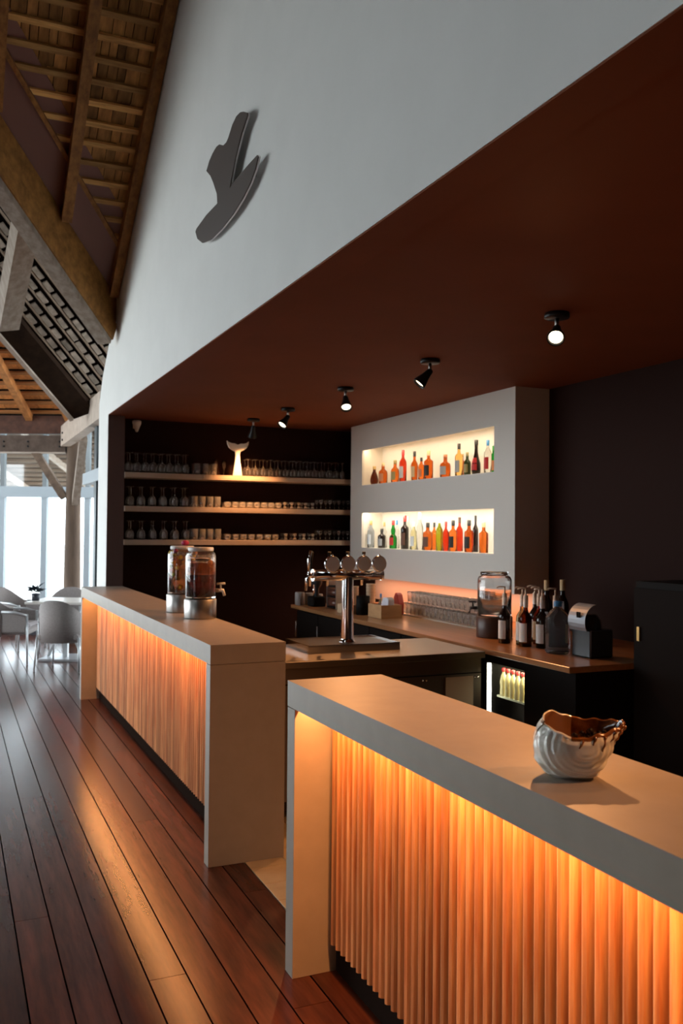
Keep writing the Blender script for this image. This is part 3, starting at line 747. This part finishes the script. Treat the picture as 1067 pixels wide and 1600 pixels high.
MB().box(FD-.034,FD-.0305,.031,FL-.031,.101,FZ1-.061).build('liner', mat('fridge_liner',(.20,.21,.14),.6), fr)
MB().box(.004,.010,.49,FL-.06,.10,FZ1-.06).build('glass_door', pane_m, fr)
area('fridge_light',(.20,FL-.30,FZ1-.07),.25,.4,7.0,(1,.90,.58),parent=fr)
for i,(dx,dy) in enumerate(((.10,.862),(.10,.808),(.10,.754),(.10,.700),(.10,.646),(.10,.592),(.10,.538))):
    b = MB().lathe([(0,0),(.021,0),(.024,.012),(.021,.058),(.024,.09),(.018,.128),(.009,.150),(.009,.16),(0,.16)],12,caps=False).build('sauce_bottle', mat('cream_glass',(.80,.70,.38),.3,var=.1), None, loc=(BX0+.06+dx,4.07+dy,.6005))
    tag(b,f'cream bottle with red cap in the lit fridge, {ORD[i]} from the glowing strip','bottle','bottles in the bar fridge')
    MB().lathe([(.012,.157),(.013,.180),(0,.182)],10,caps=False).build('cap', cmat('red'), b)
# black tall cabinet to the right
bc = thing('tall_cabinet','black waist-high storage cabinet in the dark right corner','cabinet',(3.62,.9,0))
MB().box(.02,XR-3.625,0,3.12,0,1.40).build('body', blackp, bc)
for i in range(3):
    d = MB().box(0,.02,i*1.04+.005,(i+1)*1.04-.005,.08,1.36).build('door', mat('black_door',(.012,.009,.008),.7,spec=.06), bc)
    if i == 2: MB().box(-.012,0,1.04*2+.98,1.04*2+1.0,1.06,1.14).build('handle', mat('brass',(.6,.38,.14),.3,metal=1), d)

# stacked glasses on the worktop
mat_w = MB().box(-.14,.14,0,1.42,0,.006).build('glass_mat', mat('pale_mat',(.62,.55,.46),.6), None, loc=(3.90,5.86,BZ+.0005)); tag(mat_w,'pale drying mat under the stacked tumblers','mat')
gj = MB().lathe([(0,.0),(.026,0),(.029,.006),(.033,.085),(.035,.10),(.0335,.10),(.031,.085),(.027,.014),(0,.012)],14,caps=False).mesh('stack_glass'); gj.materials.append(stackglass)
for tier in range(2):
    for r_ in range(3 if tier == 0 else 2):
        n = 18 - tier
        for k in range(n):
            o = obj('stacked_tumbler', gj, stackglass, None, (3.81+r_*.078+(.039 if tier else 0), 5.92+k*.0745+(.037 if tier else 0), BZ+.0075+tier*.1015), (0,0,k))
            tag(o, f"{('upper' if tier else 'lower')} tier stacked tumbler on pale mat, {('front','second','rear')[r_]} row, {ORD[n-1-k]} from left",'glass','stacked tumblers, '+('upper' if tier else 'lower')+' tier')

# glass drinks dispenser on a dark base (back bar)
def dispenser(loc, label, r, hb_, hg, basem, liquid=None, liquid2=None, tapdir=(1,0), fill=.7, fruit=None, lidm=None):
    t = thing('drink_dispenser', label, 'dispenser', loc)
    MB().lathe([(0,0),(r*1.02,0),(r*1.04,.006),(r*1.04,hb_-.004),(r*1.0,hb_),(0,hb_)],28,caps=False).build('base', basem, t)
    g = MB().lathe([(0,hb_+.002),(r*.96,hb_+.002),(r*.98,hb_+.012),(r*.98,hb_+hg*.88),(r*.90,hb_+hg*.95),(r*.76,hb_+hg*.975),(r*.76,hb_+hg),(r*.735,hb_+hg),(r*.735,hb_+hg*.96),(r*.95,hb_+hg*.87),(r*.95,hb_+.016),(0,hb_+.014)],28,caps=False).build('jar', glass, t)
    MB().lathe([(0,hb_+hg-.006),(r*.80,hb_+hg-.006),(r*.82,hb_+hg),(r*.82,hb_+hg+.014),(r*.78,hb_+hg+.02),(0,hb_+hg+.022)],24,caps=False).build('lid', lidm or steel, t)
    if liquid:
        MB().lathe([(0,hb_+.0145),(r*.948,hb_+.0165),(r*.948,hb_+hg*fill),(0,hb_+hg*fill)],24,caps=False).build('drink', liquid, t)
        if liquid2: MB().lathe([(0,hb_+hg*fill+.001),(r*.948,hb_+hg*fill+.001),(r*.948,hb_+hg*fill+.075),(0,hb_+hg*fill+.075)],24,caps=False).build('ice_layer', liquid2, t)
    if fruit:
        for k in range(fruit[0]):
            a = rnd.uniform(0,6.28); q = r*.80; zz = hb_+.05+(hg*fruit[1])*rnd.random()
            c = fruit[2][k % len(fruit[2])]
            MB().lathe([(0,-.018),(.014,-.012),(.019,0),(.014,.012),(0,.018)],10,c=(q*math.cos(a),q*math.sin(a),zz),caps=False).build('fruit', mat('fruit_%s'%c, {'y':(.75,.55,.06),'o':(.75,.28,.04),'p':(.20,.03,.07),'g':(.40,.45,.06)}[c], .4), t)
    dx, dy = tapdir; D = Vector((dx,dy,0)).normalized(); zt = hb_+.055
    f = MB().tube([D*(r*.98)+Vector((0,0,zt)), D*(r+.045)+Vector((0,0,zt)), D*(r+.055)+Vector((0,0,zt-.035))],[.013,.012,.010],8).build('tap', whitep if basem is not darkbase else black, t)
    MB().tube([D*(r+.03)+Vector((0,0,zt)), D*(r+.03)+Vector((0,0,zt+.04))],.006,6).build('tap_stem', whitep if basem is not darkbase else black, f)
    MB().tube([D*(r+.005)+Vector((0,0,zt+.042)), D*(r+.06)+Vector((0,0,zt+.045))],.008,6).build('tap_lever', whitep if basem is not darkbase else black, f)
    return t
darkbase = mat('dark_wood_base',(.05,.022,.012),.4)
dispenser((3.60,5.42,BZ+.0005),'empty glass jar dispenser on a dark wooden base on the back bar',.125,.15,.30,darkbase,tapdir=(-.6,.5),lidm=glass)
tea = mat('dark_tea',(.20,.018,.008),.05,trans=.55,ior=1.1)
tea2 = mat('amber_tea',(.90,.45,.16),.05,trans=.75,ior=1.1)
dispenser((1.497,5.66,CT+.0005),'nearer glass drink dispenser of dark red iced tea on the counter',.100,.125,.315,steel_r,liquid=tea,liquid2=mat('ice_tea',(.85,.28,.06),.15,trans=.7,ior=1.1),tapdir=(.93,-.36),fill=.50,fruit=(9,.62,'ppo'),lidm=mat('lid_clear',(.75,.74,.72),.3,trans=.4))
dispenser((1.485,6.12,CT+.0005),'farther glass drink dispenser filled with citrus slices on the counter',.100,.125,.315,steel_r,liquid=tea2,tapdir=(-.3,.95),fill=.86,fruit=(46,.80,'yopyg'),lidm=mat('lid_clear',(.75,.74,.72),.3,trans=.4))
fz = MB().lathe([(0,-.018),(.02,-.014),(.03,0),(.02,.014),(0,.02)],12,caps=False).build('pink_flower', mat('pink_petal',(.45,.03,.12),.6), None, loc=(1.50,6.10,CT+.125+.315+.0415)); tag(fz,'small crimson flower lying on the farther drink dispenser lid','flower')

# syrup bottles with pumps
def pump(parent, h, mt, n=.012):
    p = MB().lathe([(n*1.35,h-.01),(n*1.35,h+.025),(.006,h+.03),(.006,h+.075),(0,h+.075)],10,caps=False).build('pump', mt, parent)
    MB().tube([(0,0,h+.072),(-.03,.02,h+.074),(-.045,.03,h+.066)],.006,6).build('spout', mt, p)
pm = mat('pump_cream',(.62,.58,.50),.5)
SY = [(3.47,5.10,'black','white','leftmost of the group'),(3.53,4.98,'straw','white','pale one, second from left'),(3.50,4.90,'brown','white','brown one in the middle'),(3.56,4.80,'black','white','dark with tall white label'),
      (3.66,4.97,'red','white','red one at the back'),(3.68,4.82,'black','olive','dark one with an olive label'),(3.72,5.10,'black','white','dark, right behind the jar dispenser')]
for i,(x,y,c,l,tx) in enumerate(SY):
    b = bottle(x,y,BZ,.082,.31,'tall',c,'white',l,f'syrup bottle with a pump top on the back bar, {tx}','syrup bottles on the back bar',lz=(.10,.50),name='syrup_bottle')
    pump(b,.31,pm)
b = bottle(3.84,5.13,BZ,.085,.42,'tall','black','cream','pale','tall dark wine bottle with a corked neck, left of a pair at the back','syrup bottles on the back bar',name='wine_bottle')
b = bottle(3.87,4.99,BZ,.088,.43,'tall','black','cream','silver','tall dark wine bottle with a silver band, right of a pair at the back','syrup bottles on the back bar',lz=(.52,.66),name='wine_bottle')
# plastic water bottles
def water(loc,label,s=1):
    pr = [(0,0),(.070,0),(.078,.01)]
    z = .02
    while z < .19: pr += [(.078,z),(.074,z+.009)]; z += .018
    pr += [(.078,.20),(.070,.235),(.045,.265),(.022,.285),(.022,.30),(0,.30)]
    b = MB().lathe([(a*s,c*s) for a,c in pr],20,caps=False).build('water_bottle', mat('thin_plastic',(.85,.9,.95),.08,trans=.95,ior=1.15), None, loc=loc)
    tag(b,label,'bottle'); MB().lathe([(.026*s,.292*s),(.027*s,.325*s),(0,.327*s)],14,caps=False).build('cap', cmat('blue'), b)
water((3.50,4.56,BZ+.0005),'large ribbed clear plastic water bottle with a blue cap on the back bar')
# coffee grinder / machine with curved metal hood
gr = thing('coffee_machine','dark machine with a curved grey metal hood at the right end of the back bar','machine',(3.60,4.37,BZ+.0005))
gr.scale = (.8,.8,.85)
MB().box(-.10,.12,-.12,.10,0,.20).build('body', mat('smoke_plastic',(.03,.04,.05),.2), gr, bevel=.01)
MB().lathe([(.085,.20),(.075,.26),(.05,.30),(0,.30)],16,caps=False).build('dome', mat('smoke_plastic',(.03,.04,.05),.2), gr)
m = MB(); P=[]; n=10
for k in range(n):
    a = math.radians(-30+110*k/(n-1)); c = Vector((-.01,0,.255))
    for y in (-.10,.10):
        for r in (.122,.126): P.append(c+Vector((-r*math.cos(a),y,r*math.sin(a))))
F=[]
for k in range(n-1):
    o=k*4; q=o+4
    F += [(o,q,q+2,o+2),(o+1,o+3,q+3,q+1),(o,o+1,q+1,q),(o+2,q+2,q+3,o+3)]
F += [(0,2,3,1),((n-1)*4,(n-1)*4+1,(n-1)*4+3,(n-1)*4+2)]
m.add(P,F).build('hood', mat('hood_metal',(.30,.32,.35),.5,metal=.5), gr)
for y in (-.045,-.02): MB().box(-.146,-.136,y-.006,y+.006,.285,.325).build('hood_slot', blackp, gr)

# wooden box with napkins, cups, packets, canisters
nb = thing('napkin_box','light wooden box holding napkins on the back bar','box',(3.50,6.98,BZ+.0005))
wb_ = mat('box_wood',(.60,.33,.14),.5,grain=(6,6,20),col2=(.48,.25,.10))
for q in ((-.10,.10,-.13,-.118),(-.10,.10,.118,.13),(-.10,-.088,-.118,.118),(.088,.10,-.118,.118)): MB().box(q[0],q[1],q[2],q[3],0,.115).build('side', wb_, nb)
MB().box(-.088,.088,-.118,.118,0,.01).build('bottom', wb_, nb)
nk = MB().prism([(-.07,0),(.07,0),(.07,.10),(.03,.165),(-.04,.17),(-.07,.15)],lambda p,x:(x,p[0],p[1]),-.03,.03).build('napkin_stack', mat('napkin',(.66,.66,.72),.9), None, loc=(3.50,6.93,BZ+.011), bevel=.004); tag(nk,'pale napkin stack standing in the wooden box','napkins')
b = bottle(3.50,7.06,BZ+.011,.045,.19,'tall','paleblue','blue',None,'small bottle with a light blue cap in the wooden box',None,name='small_bottle')
pk = MB().prism([(-.05,0),(.05,0),(.055,.08),(.045,.16),(.015,.20),(-.02,.185),(-.055,.10)],lambda p,x:(x,p[0],p[1]),-.03,.03).build('snack_packet', mat('red_foil',(.40,.04,.025),.35), None, loc=(3.74,7.18,BZ+.0005), bevel=.008); tag(pk,'crumpled red packet leaning beside the stacked tumblers','packet')
gb = MB().box(-.03,.03,-.04,.04,0,.13).build('green_carton', mat('green_card',(.12,.30,.05),.5), None, loc=(3.66,7.30,BZ+.0005), bevel=.004); tag(gb,'small green carton behind the red packet','carton')
def cups(x,y,n,r,label,mt):
    t = thing('paper_cup_stack',label,'cups',(x,y,BZ+.0005))
    for i in range(n): MB().lathe([(r*.72,i*.03),(r*.98,i*.03+.10),(r*1.03,i*.03+.104),(r*.95,i*.03+.104),(r*.68,i*.03+.004)],16,caps=True).build('paper_cup', mt, t)
cardm = mat('cup_card',(.60,.44,.30),.7)
cups(3.66,7.60,6,.045,'tall stack of tan paper cups nearer the niche wall',cardm)
cups(3.55,7.74,5,.045,'tall stack of tan paper cups behind the beer tap column',mat('cup_card2',(.52,.40,.29),.7))
hd = MB().lathe([(0,0),(.062,0),(.062,.17),(.055,.17),(.055,.02),(0,.02)],18,caps=False).build('black_canister', blackp, None, loc=(3.42,7.26,BZ+.0005)); tag(hd,'black cylindrical canister beside the wooden napkin box','canister')
bx = MB().box(-.06,.06,-.10,.10,0,.085).build('cardboard_box', mat('tan_card',(.55,.38,.23),.7), None, loc=(3.34,7.42,BZ+.0005), bevel=.004); tag(bx,'low tan cardboard box behind the tap column','box')
wr = thing('bottle_rack','dark rack of lying bottles behind the beer tap','rack',(3.46,7.92,BZ+.0005))
for y in (-.11,.11): MB().box(-.07,.07,y-.008,y+.008,0,.30).build('rack_side', steel_r, wr)
for z in (.02,.12,.22):
    MB().box(-.07,.07,-.102,.102,z-.012,z).build('rack_shelf', blackp, wr)
for z in (.02,.12):
    for dx in (-.035,.035): MB().tube([(dx,-.09,z+.033),(dx,.09,z+.033)],.032,10).build('rack_bottle', mat('rack_brown',(.12,.04,.025),.35), wr)
cm = thing('coffee_grinder','small black coffee grinder on the far end of the back bar','grinder',(3.36,8.22,BZ+.0005))
MB().box(-.07,.07,-.08,.08,0,.10).build('base', blackp, cm, bevel=.01)
MB().lathe([(.025,.10),(.025,.18),(.055,.22),(.06,.30),(0,.30)],14,caps=False).build('hopper', mat('smoke_plastic',(.03,.04,.05),.2), cm)
MB().tube([(-.05,-.04,.10),(-.05,-.04,.22)],.008,8).build('arm', chrome, cm)
for i,(x,y,r,h) in enumerate(((3.25,8.40,.05,.13),(3.36,8.42,.045,.12),(3.45,8.38,.04,.11))):
    o = MB().lathe([(0,0),(r*.9,0),(r,.01),(r,h-.01),(r*.9,h),(0,h)],18,caps=False).build('canister', mat('grey_ceramic',(.30,.28,.27),.4), None, loc=(x,y,BZ+.0005)); tag(o,f'grey lidded canister at the far end of the back bar, {("left","middle","right")[i]} of three','canister')

# work surface behind the long counter with small items
ws = thing('work_bench','dark work bench tucked behind the long bar counter','bench',(1.62,6.4,0))
MB().box(0,.42,0,2.6,.90,.94).build('top', blackp, ws); MB().box(.03,.40,.03,2.57,0,.90).build('body', blackp, ws)
cb = MB().box(-.12,.12,-.08,.08,0,.06).build('carton', mat('tan_card',(.55,.38,.23),.7), None, loc=(1.80,7.9,.9405), bevel=.003); tag(cb,'flat beige carton on the work bench behind the long counter','carton')
sp = thing('pump_dispenser','white pump dispenser bottle behind the long counter','dispenser',(1.78,6.46,.9405))
MB().lathe([(0,0),(.035,0),(.037,.01),(.037,.075),(.014,.10),(.014,.11),(0,.11)],14,caps=False).build('body', mat('soap_amber',(.75,.35,.10),.2), sp)
MB().tube([(0,0,.11),(0,0,.155)],.009,8).build('pump_stem', whitep, sp); MB().tube([(.02,-.008,.158),(-.045,.02,.158)],.009,8).build('pump_head', whitep, sp)

# ------------------------------------------------------------------ seashell vase
sv = thing('seashell_vase','glossy cream ceramic seashell vase with brown glazed rim on the nearer counter','vase',(1.379,1.710,CT+.0005))
sv.scale = (.95,.95,.86)
ax = RH.copy(); ay = FH.copy()          # shell's long axis runs across the picture
RIM = [(0,.146),(.05,.143),(.12,.140),(.20,.138),(.28,.150),(.36,.166),(.43,.163),(.50,.150),(.57,.138),(.64,.126),(.71,.113),(.76,.112),(.84,.122),(.92,.134),(1,.146)]
def lerp(T, u):
    for (a,h),(b,g) in zip(T, T[1:]):
        if a <= u <= b:
            k = (u-a)/(b-a); k = k*k*(3-2*k); return h+(g-h)*k
    return T[-1][1]
LOBE = [(0,.066),(.10,.084),(.30,.101),(.55,.106),(.80,.101),(1,.088)]
LIP = [(0,.040),(.10,.050),(.35,.071),(.65,.096),(1,.124)]
DEP = [(0,.050),(.10,.066),(.30,.080),(.60,.086),(.85,.082),(1,.074)]
def shell_pt(u, v, inner=0):
    th = 2*math.pi*u                       # 0 = pointed lip side, pi = rounded lobe
    c, s = math.cos(th), math.sin(th)
    z = (lerp(RIM,u) + .0022*math.sin(th*15)*max(0,min(1,c*2+.4)))*v
    wl = max(0,c); q = wl**1.4
    rx = lerp(LOBE,v)*(1-q) + lerp(LIP,v)*q if c > 0 else lerp(LOBE,v)
    ry = lerp(DEP,v)
    sq = .86 + .14*abs(c)
    x = c*rx - .012; y = s*ry*sq*(1-.25*wl*v)
    if s > 0: y -= max(0,-c)**.7*max(0,v-.6)**1.4*.10        # back of the lobe leans forward as a dome
    hx, hz = -.005, .092
    if not inner:
        dd = math.hypot(x-hx, (z-hz)*1.05)
        amp = .0028*max(0,min(1,(dd-.016)/.03))*min(1,z/.015)*max(0,min(1,(1-v)/.06))
        rr = math.sin(dd*440)*amp*(1 if s < .3 else .5)
        x += c*rr*.8; y += s*rr
    else:
        k = .935; x = (x+.012)*k-.012; y *= k; z = z*.985+.004
    p = ax*x + ay*y; return Vector((p.x,p.y,max(z,0)))
def shell_part(name, v0, v1, nv, mt, inner=0, u0=0, u1=1):
    m = MB(); nu = 96; full = (u1-u0) >= .999; n = nu if full else nu+1
    P = [shell_pt((u0+(u1-u0)*i/nu) % 1.0, v0+(v1-v0)*j/nv, inner) for i in range(n) for j in range(nv+1)]
    F = [(i*(nv+1)+j, ((i+1)%n)*(nv+1)+j, ((i+1)%n)*(nv+1)+j+1, i*(nv+1)+j+1) for i in range(nu) for j in range(nv)]
    m.add(P,F,True)
    if v0 == 0: m.f.append(tuple(i*(nv+1) for i in range(nu))[::-1])
    return m.build(name, mt, sv)
cream = mat('shell_glaze',(.93,.89,.78),.12,coat=.5); brownglz = mat('brown_glaze',(.36,.13,.03),.15,coat=.5,noise=30,col2=(.12,.035,.01)); tang = mat('tan_glaze',(.66,.42,.26),.12,coat=.5)
darkglz = mat('dark_glaze',(.10,.035,.015),.15,coat=.5)
shell_part('shell_body', 0, .955, 44, cream)
shell_part('lip_rim', .955, 1.0, 3, brownglz, 0, .70, 1.24)
shell_part('lobe_rim', .955, 1.0, 3, cream, 0, .24, .70)
shell_part('lobe_interior', .15, 1.0, 14, tang, 1, .24, .70)
shell_part('lip_interior', .15, 1.0, 14, darkglz, 1, .70, 1.13)
shell_part('glazed_interior', .15, 1.0, 14, brownglz, 1, 1.13, 1.24)
def rim_join(name, mt, u0, u1):
    m = MB(); n = 64; P = []
    for i in range(n+1):
        u = (u0+(u1-u0)*i/n) % 1.0; a = shell_pt(u,1,0); b = shell_pt(u,1,1); P += [a, (a+b)/2+Vector((0,0,.004)), b]
    m.add(P, [(i*3+k,(i+1)*3+k,(i+1)*3+k+1,i*3+k+1) for i in range(n) for k in (0,1)], True).build(name, mt, sv)
rim_join('lip_edge', brownglz, .70, 1.24); rim_join('lobe_edge', cream, .24, .70)
for u, v1 in ((.735,.80),(.79,.86),(.83,.66),(.875,.80),(.91,.70),(.95,.80)):
    pts_ = [shell_pt(u+.018*(1-k/7)*(1 if u<.8 else 1), .97-(.97-v1)*k/7) for k in range(8)]
    MB().tube(pts_, [.0045-.0030*k/7 for k in range(8)], 8).build('glaze_drip', brownglz, sv)
for k in range(16):
    a = rnd.uniform(0,6.28); rr = .042*math.sqrt(rnd.random()); c = ax*(.03+rr*1.1*math.cos(a)) + ay*(.01+rr*math.sin(a)*.8)
    MB().lathe([(0,-.009),(.008,-.004),(.009,.003),(0,.010)],7,c=(c.x,c.y,.100+rnd.uniform(0,.016)),caps=False).build('dark_pebble', mat('dark_pebble',(.03,.018,.015),.15), sv)

# ------------------------------------------------------------------ dining table and chairs
def chair(loc, rz, label):
    t = thing('tub_chair', label, 'chair', loc, rz, 'grey armchairs at the dining table')
    fab = mat('grey_weave',(.33,.30,.29),.85,noise=60,col2=(.27,.24,.235)); leg = mat('pale_leg',(.55,.58,.60),.4,metal=.5)
    cush = mat('grey_cushion',(.40,.37,.38),.9)
    # local: faces +x, width along y
    MB().box(-.24,.26,-.25,.25,.36,.44).build('seat', fab, t, bevel=.02)
    MB().box(-.20,.27,-.22,.22,.442,.50).build('seat_cushion', cush, t, bevel=.022)
    m = MB(); P=[]; n=17
    for k in range(n):
        a = math.pi*(.5 + k/(n-1)); ca, sa = math.cos(a), math.sin(a)
        e = abs(sa)**3
        x = -.10 + .22*ca if True else 0
        x = -.06+.25*ca; y = .28*sa
        top = .84 - .20*e; lean = (1-e)*.06
        for (zz,ln,o) in ((.34,0,0),(top,lean,0),(top,lean,-.03),(.34,0,-.03)):
            s_ = 1 + o/.28
            P.append((( -.06+.25*ca*s_) - ln, y*s_, zz))
    F=[]
    for k in range(n-1):
        for i in range(4): F.append((k*4+i,(k+1)*4+i,(k+1)*4+(i+1)%4,k*4+(i+1)%4))
    F += [(0,1,2,3),((n-1)*4+3,(n-1)*4+2,(n-1)*4+1,(n-1)*4)]
    m.add(P,F,True).build('backrest', fab, t)
    for s in (-1,1):
        MB().tube([(-.06,s*.275,.645),(.10,s*.285,.64),(.24,s*.275,.60)],.016,8).build('arm_rail', leg, t)
        MB().box(-.06,.22,s*.26-.012,s*.26+.012,.40,.62).build('side_panel', fab, t)
        for x in (-.22,.24):
            MB().tube([(x,s*.255,.62 if x>0 else .40),(x+(.015 if x>0 else -.03),s*.275,0)],[.015,.011],8).build('leg', leg, t)
    return t
tc = FH*11.45 + RH*((106-533.5)/FPX*11.45)
tb_ = thing('dining_table','pale topped pedestal dining table near the far windows','table',(tc.x,tc.y,0), -.42)
MB().box(-.40,.40,-.40,.40,.725,.755).build('tabletop', mat('pale_laminate',(.66,.62,.58),.35), tb_, bevel=.004)
MB().box(-.03,.03,-.03,.03,.03,.725).build('pedestal', mat('pale_leg',(.55,.58,.60),.4,metal=.5), tb_)
for s in (-1,1): MB().bar((s*.02,0,.45),(s*.22,0,.03),.05,.03).build('strut', mat('pale_leg',(.55,.58,.60),.4,metal=.5), tb_)
MB().box(-.27,.27,-.27,.27,0,.03).build('foot_plate', mat('steel_plate',(.50,.52,.55),.35,metal=.7), tb_, bevel=.004)
ang = math.atan2(RH.y, RH.x)
def cpos(px, d): v = FH*d + RH*((px-533.5)/FPX*d); return (v.x,v.y,0)
chair(cpos(22,11.15), ang+.10, 'grey tub armchair facing right at the left edge of the picture')
chair(cpos(106,10.62), ang+1.45, 'grey tub armchair with its back to the viewer beside the long counter')
chair(cpos(30,12.45), ang-.35, 'grey tub armchair behind the table on the left')
chair(cpos(104,12.3), ang-1.5, 'grey tub armchair on the far side of the table facing the viewer')
# plant on the table
pp = FH*11.30 + RH*((58-533.5)/FPX*11.30)
pt_ = thing('potted_plant','dark leafy potted plant standing on the dining table','plant',(pp.x,pp.y,.7555))
MB().lathe([(0,0),(.045,0),(.055,.09),(.05,.09),(.042,.01),(0,.01)],14,caps=False).build('pot', mat('dark_pot',(.03,.035,.05),.4), pt_)
lm = MB().add([(0,0,0),(.025,.05,.012),(0,.12,.0),(-.025,.05,.012)],[(0,1,2,3)]).mesh('leaf')
for k in range(34):
    o = obj('leaf', lm, mat('dark_leaf',(.02,.035,.05),.6), pt_, (rnd.uniform(-.03,.03),rnd.uniform(-.03,.03),.09+rnd.uniform(0,.07)), (rnd.uniform(-.2,1.1),rnd.uniform(-.4,.4),rnd.uniform(0,6.28)))
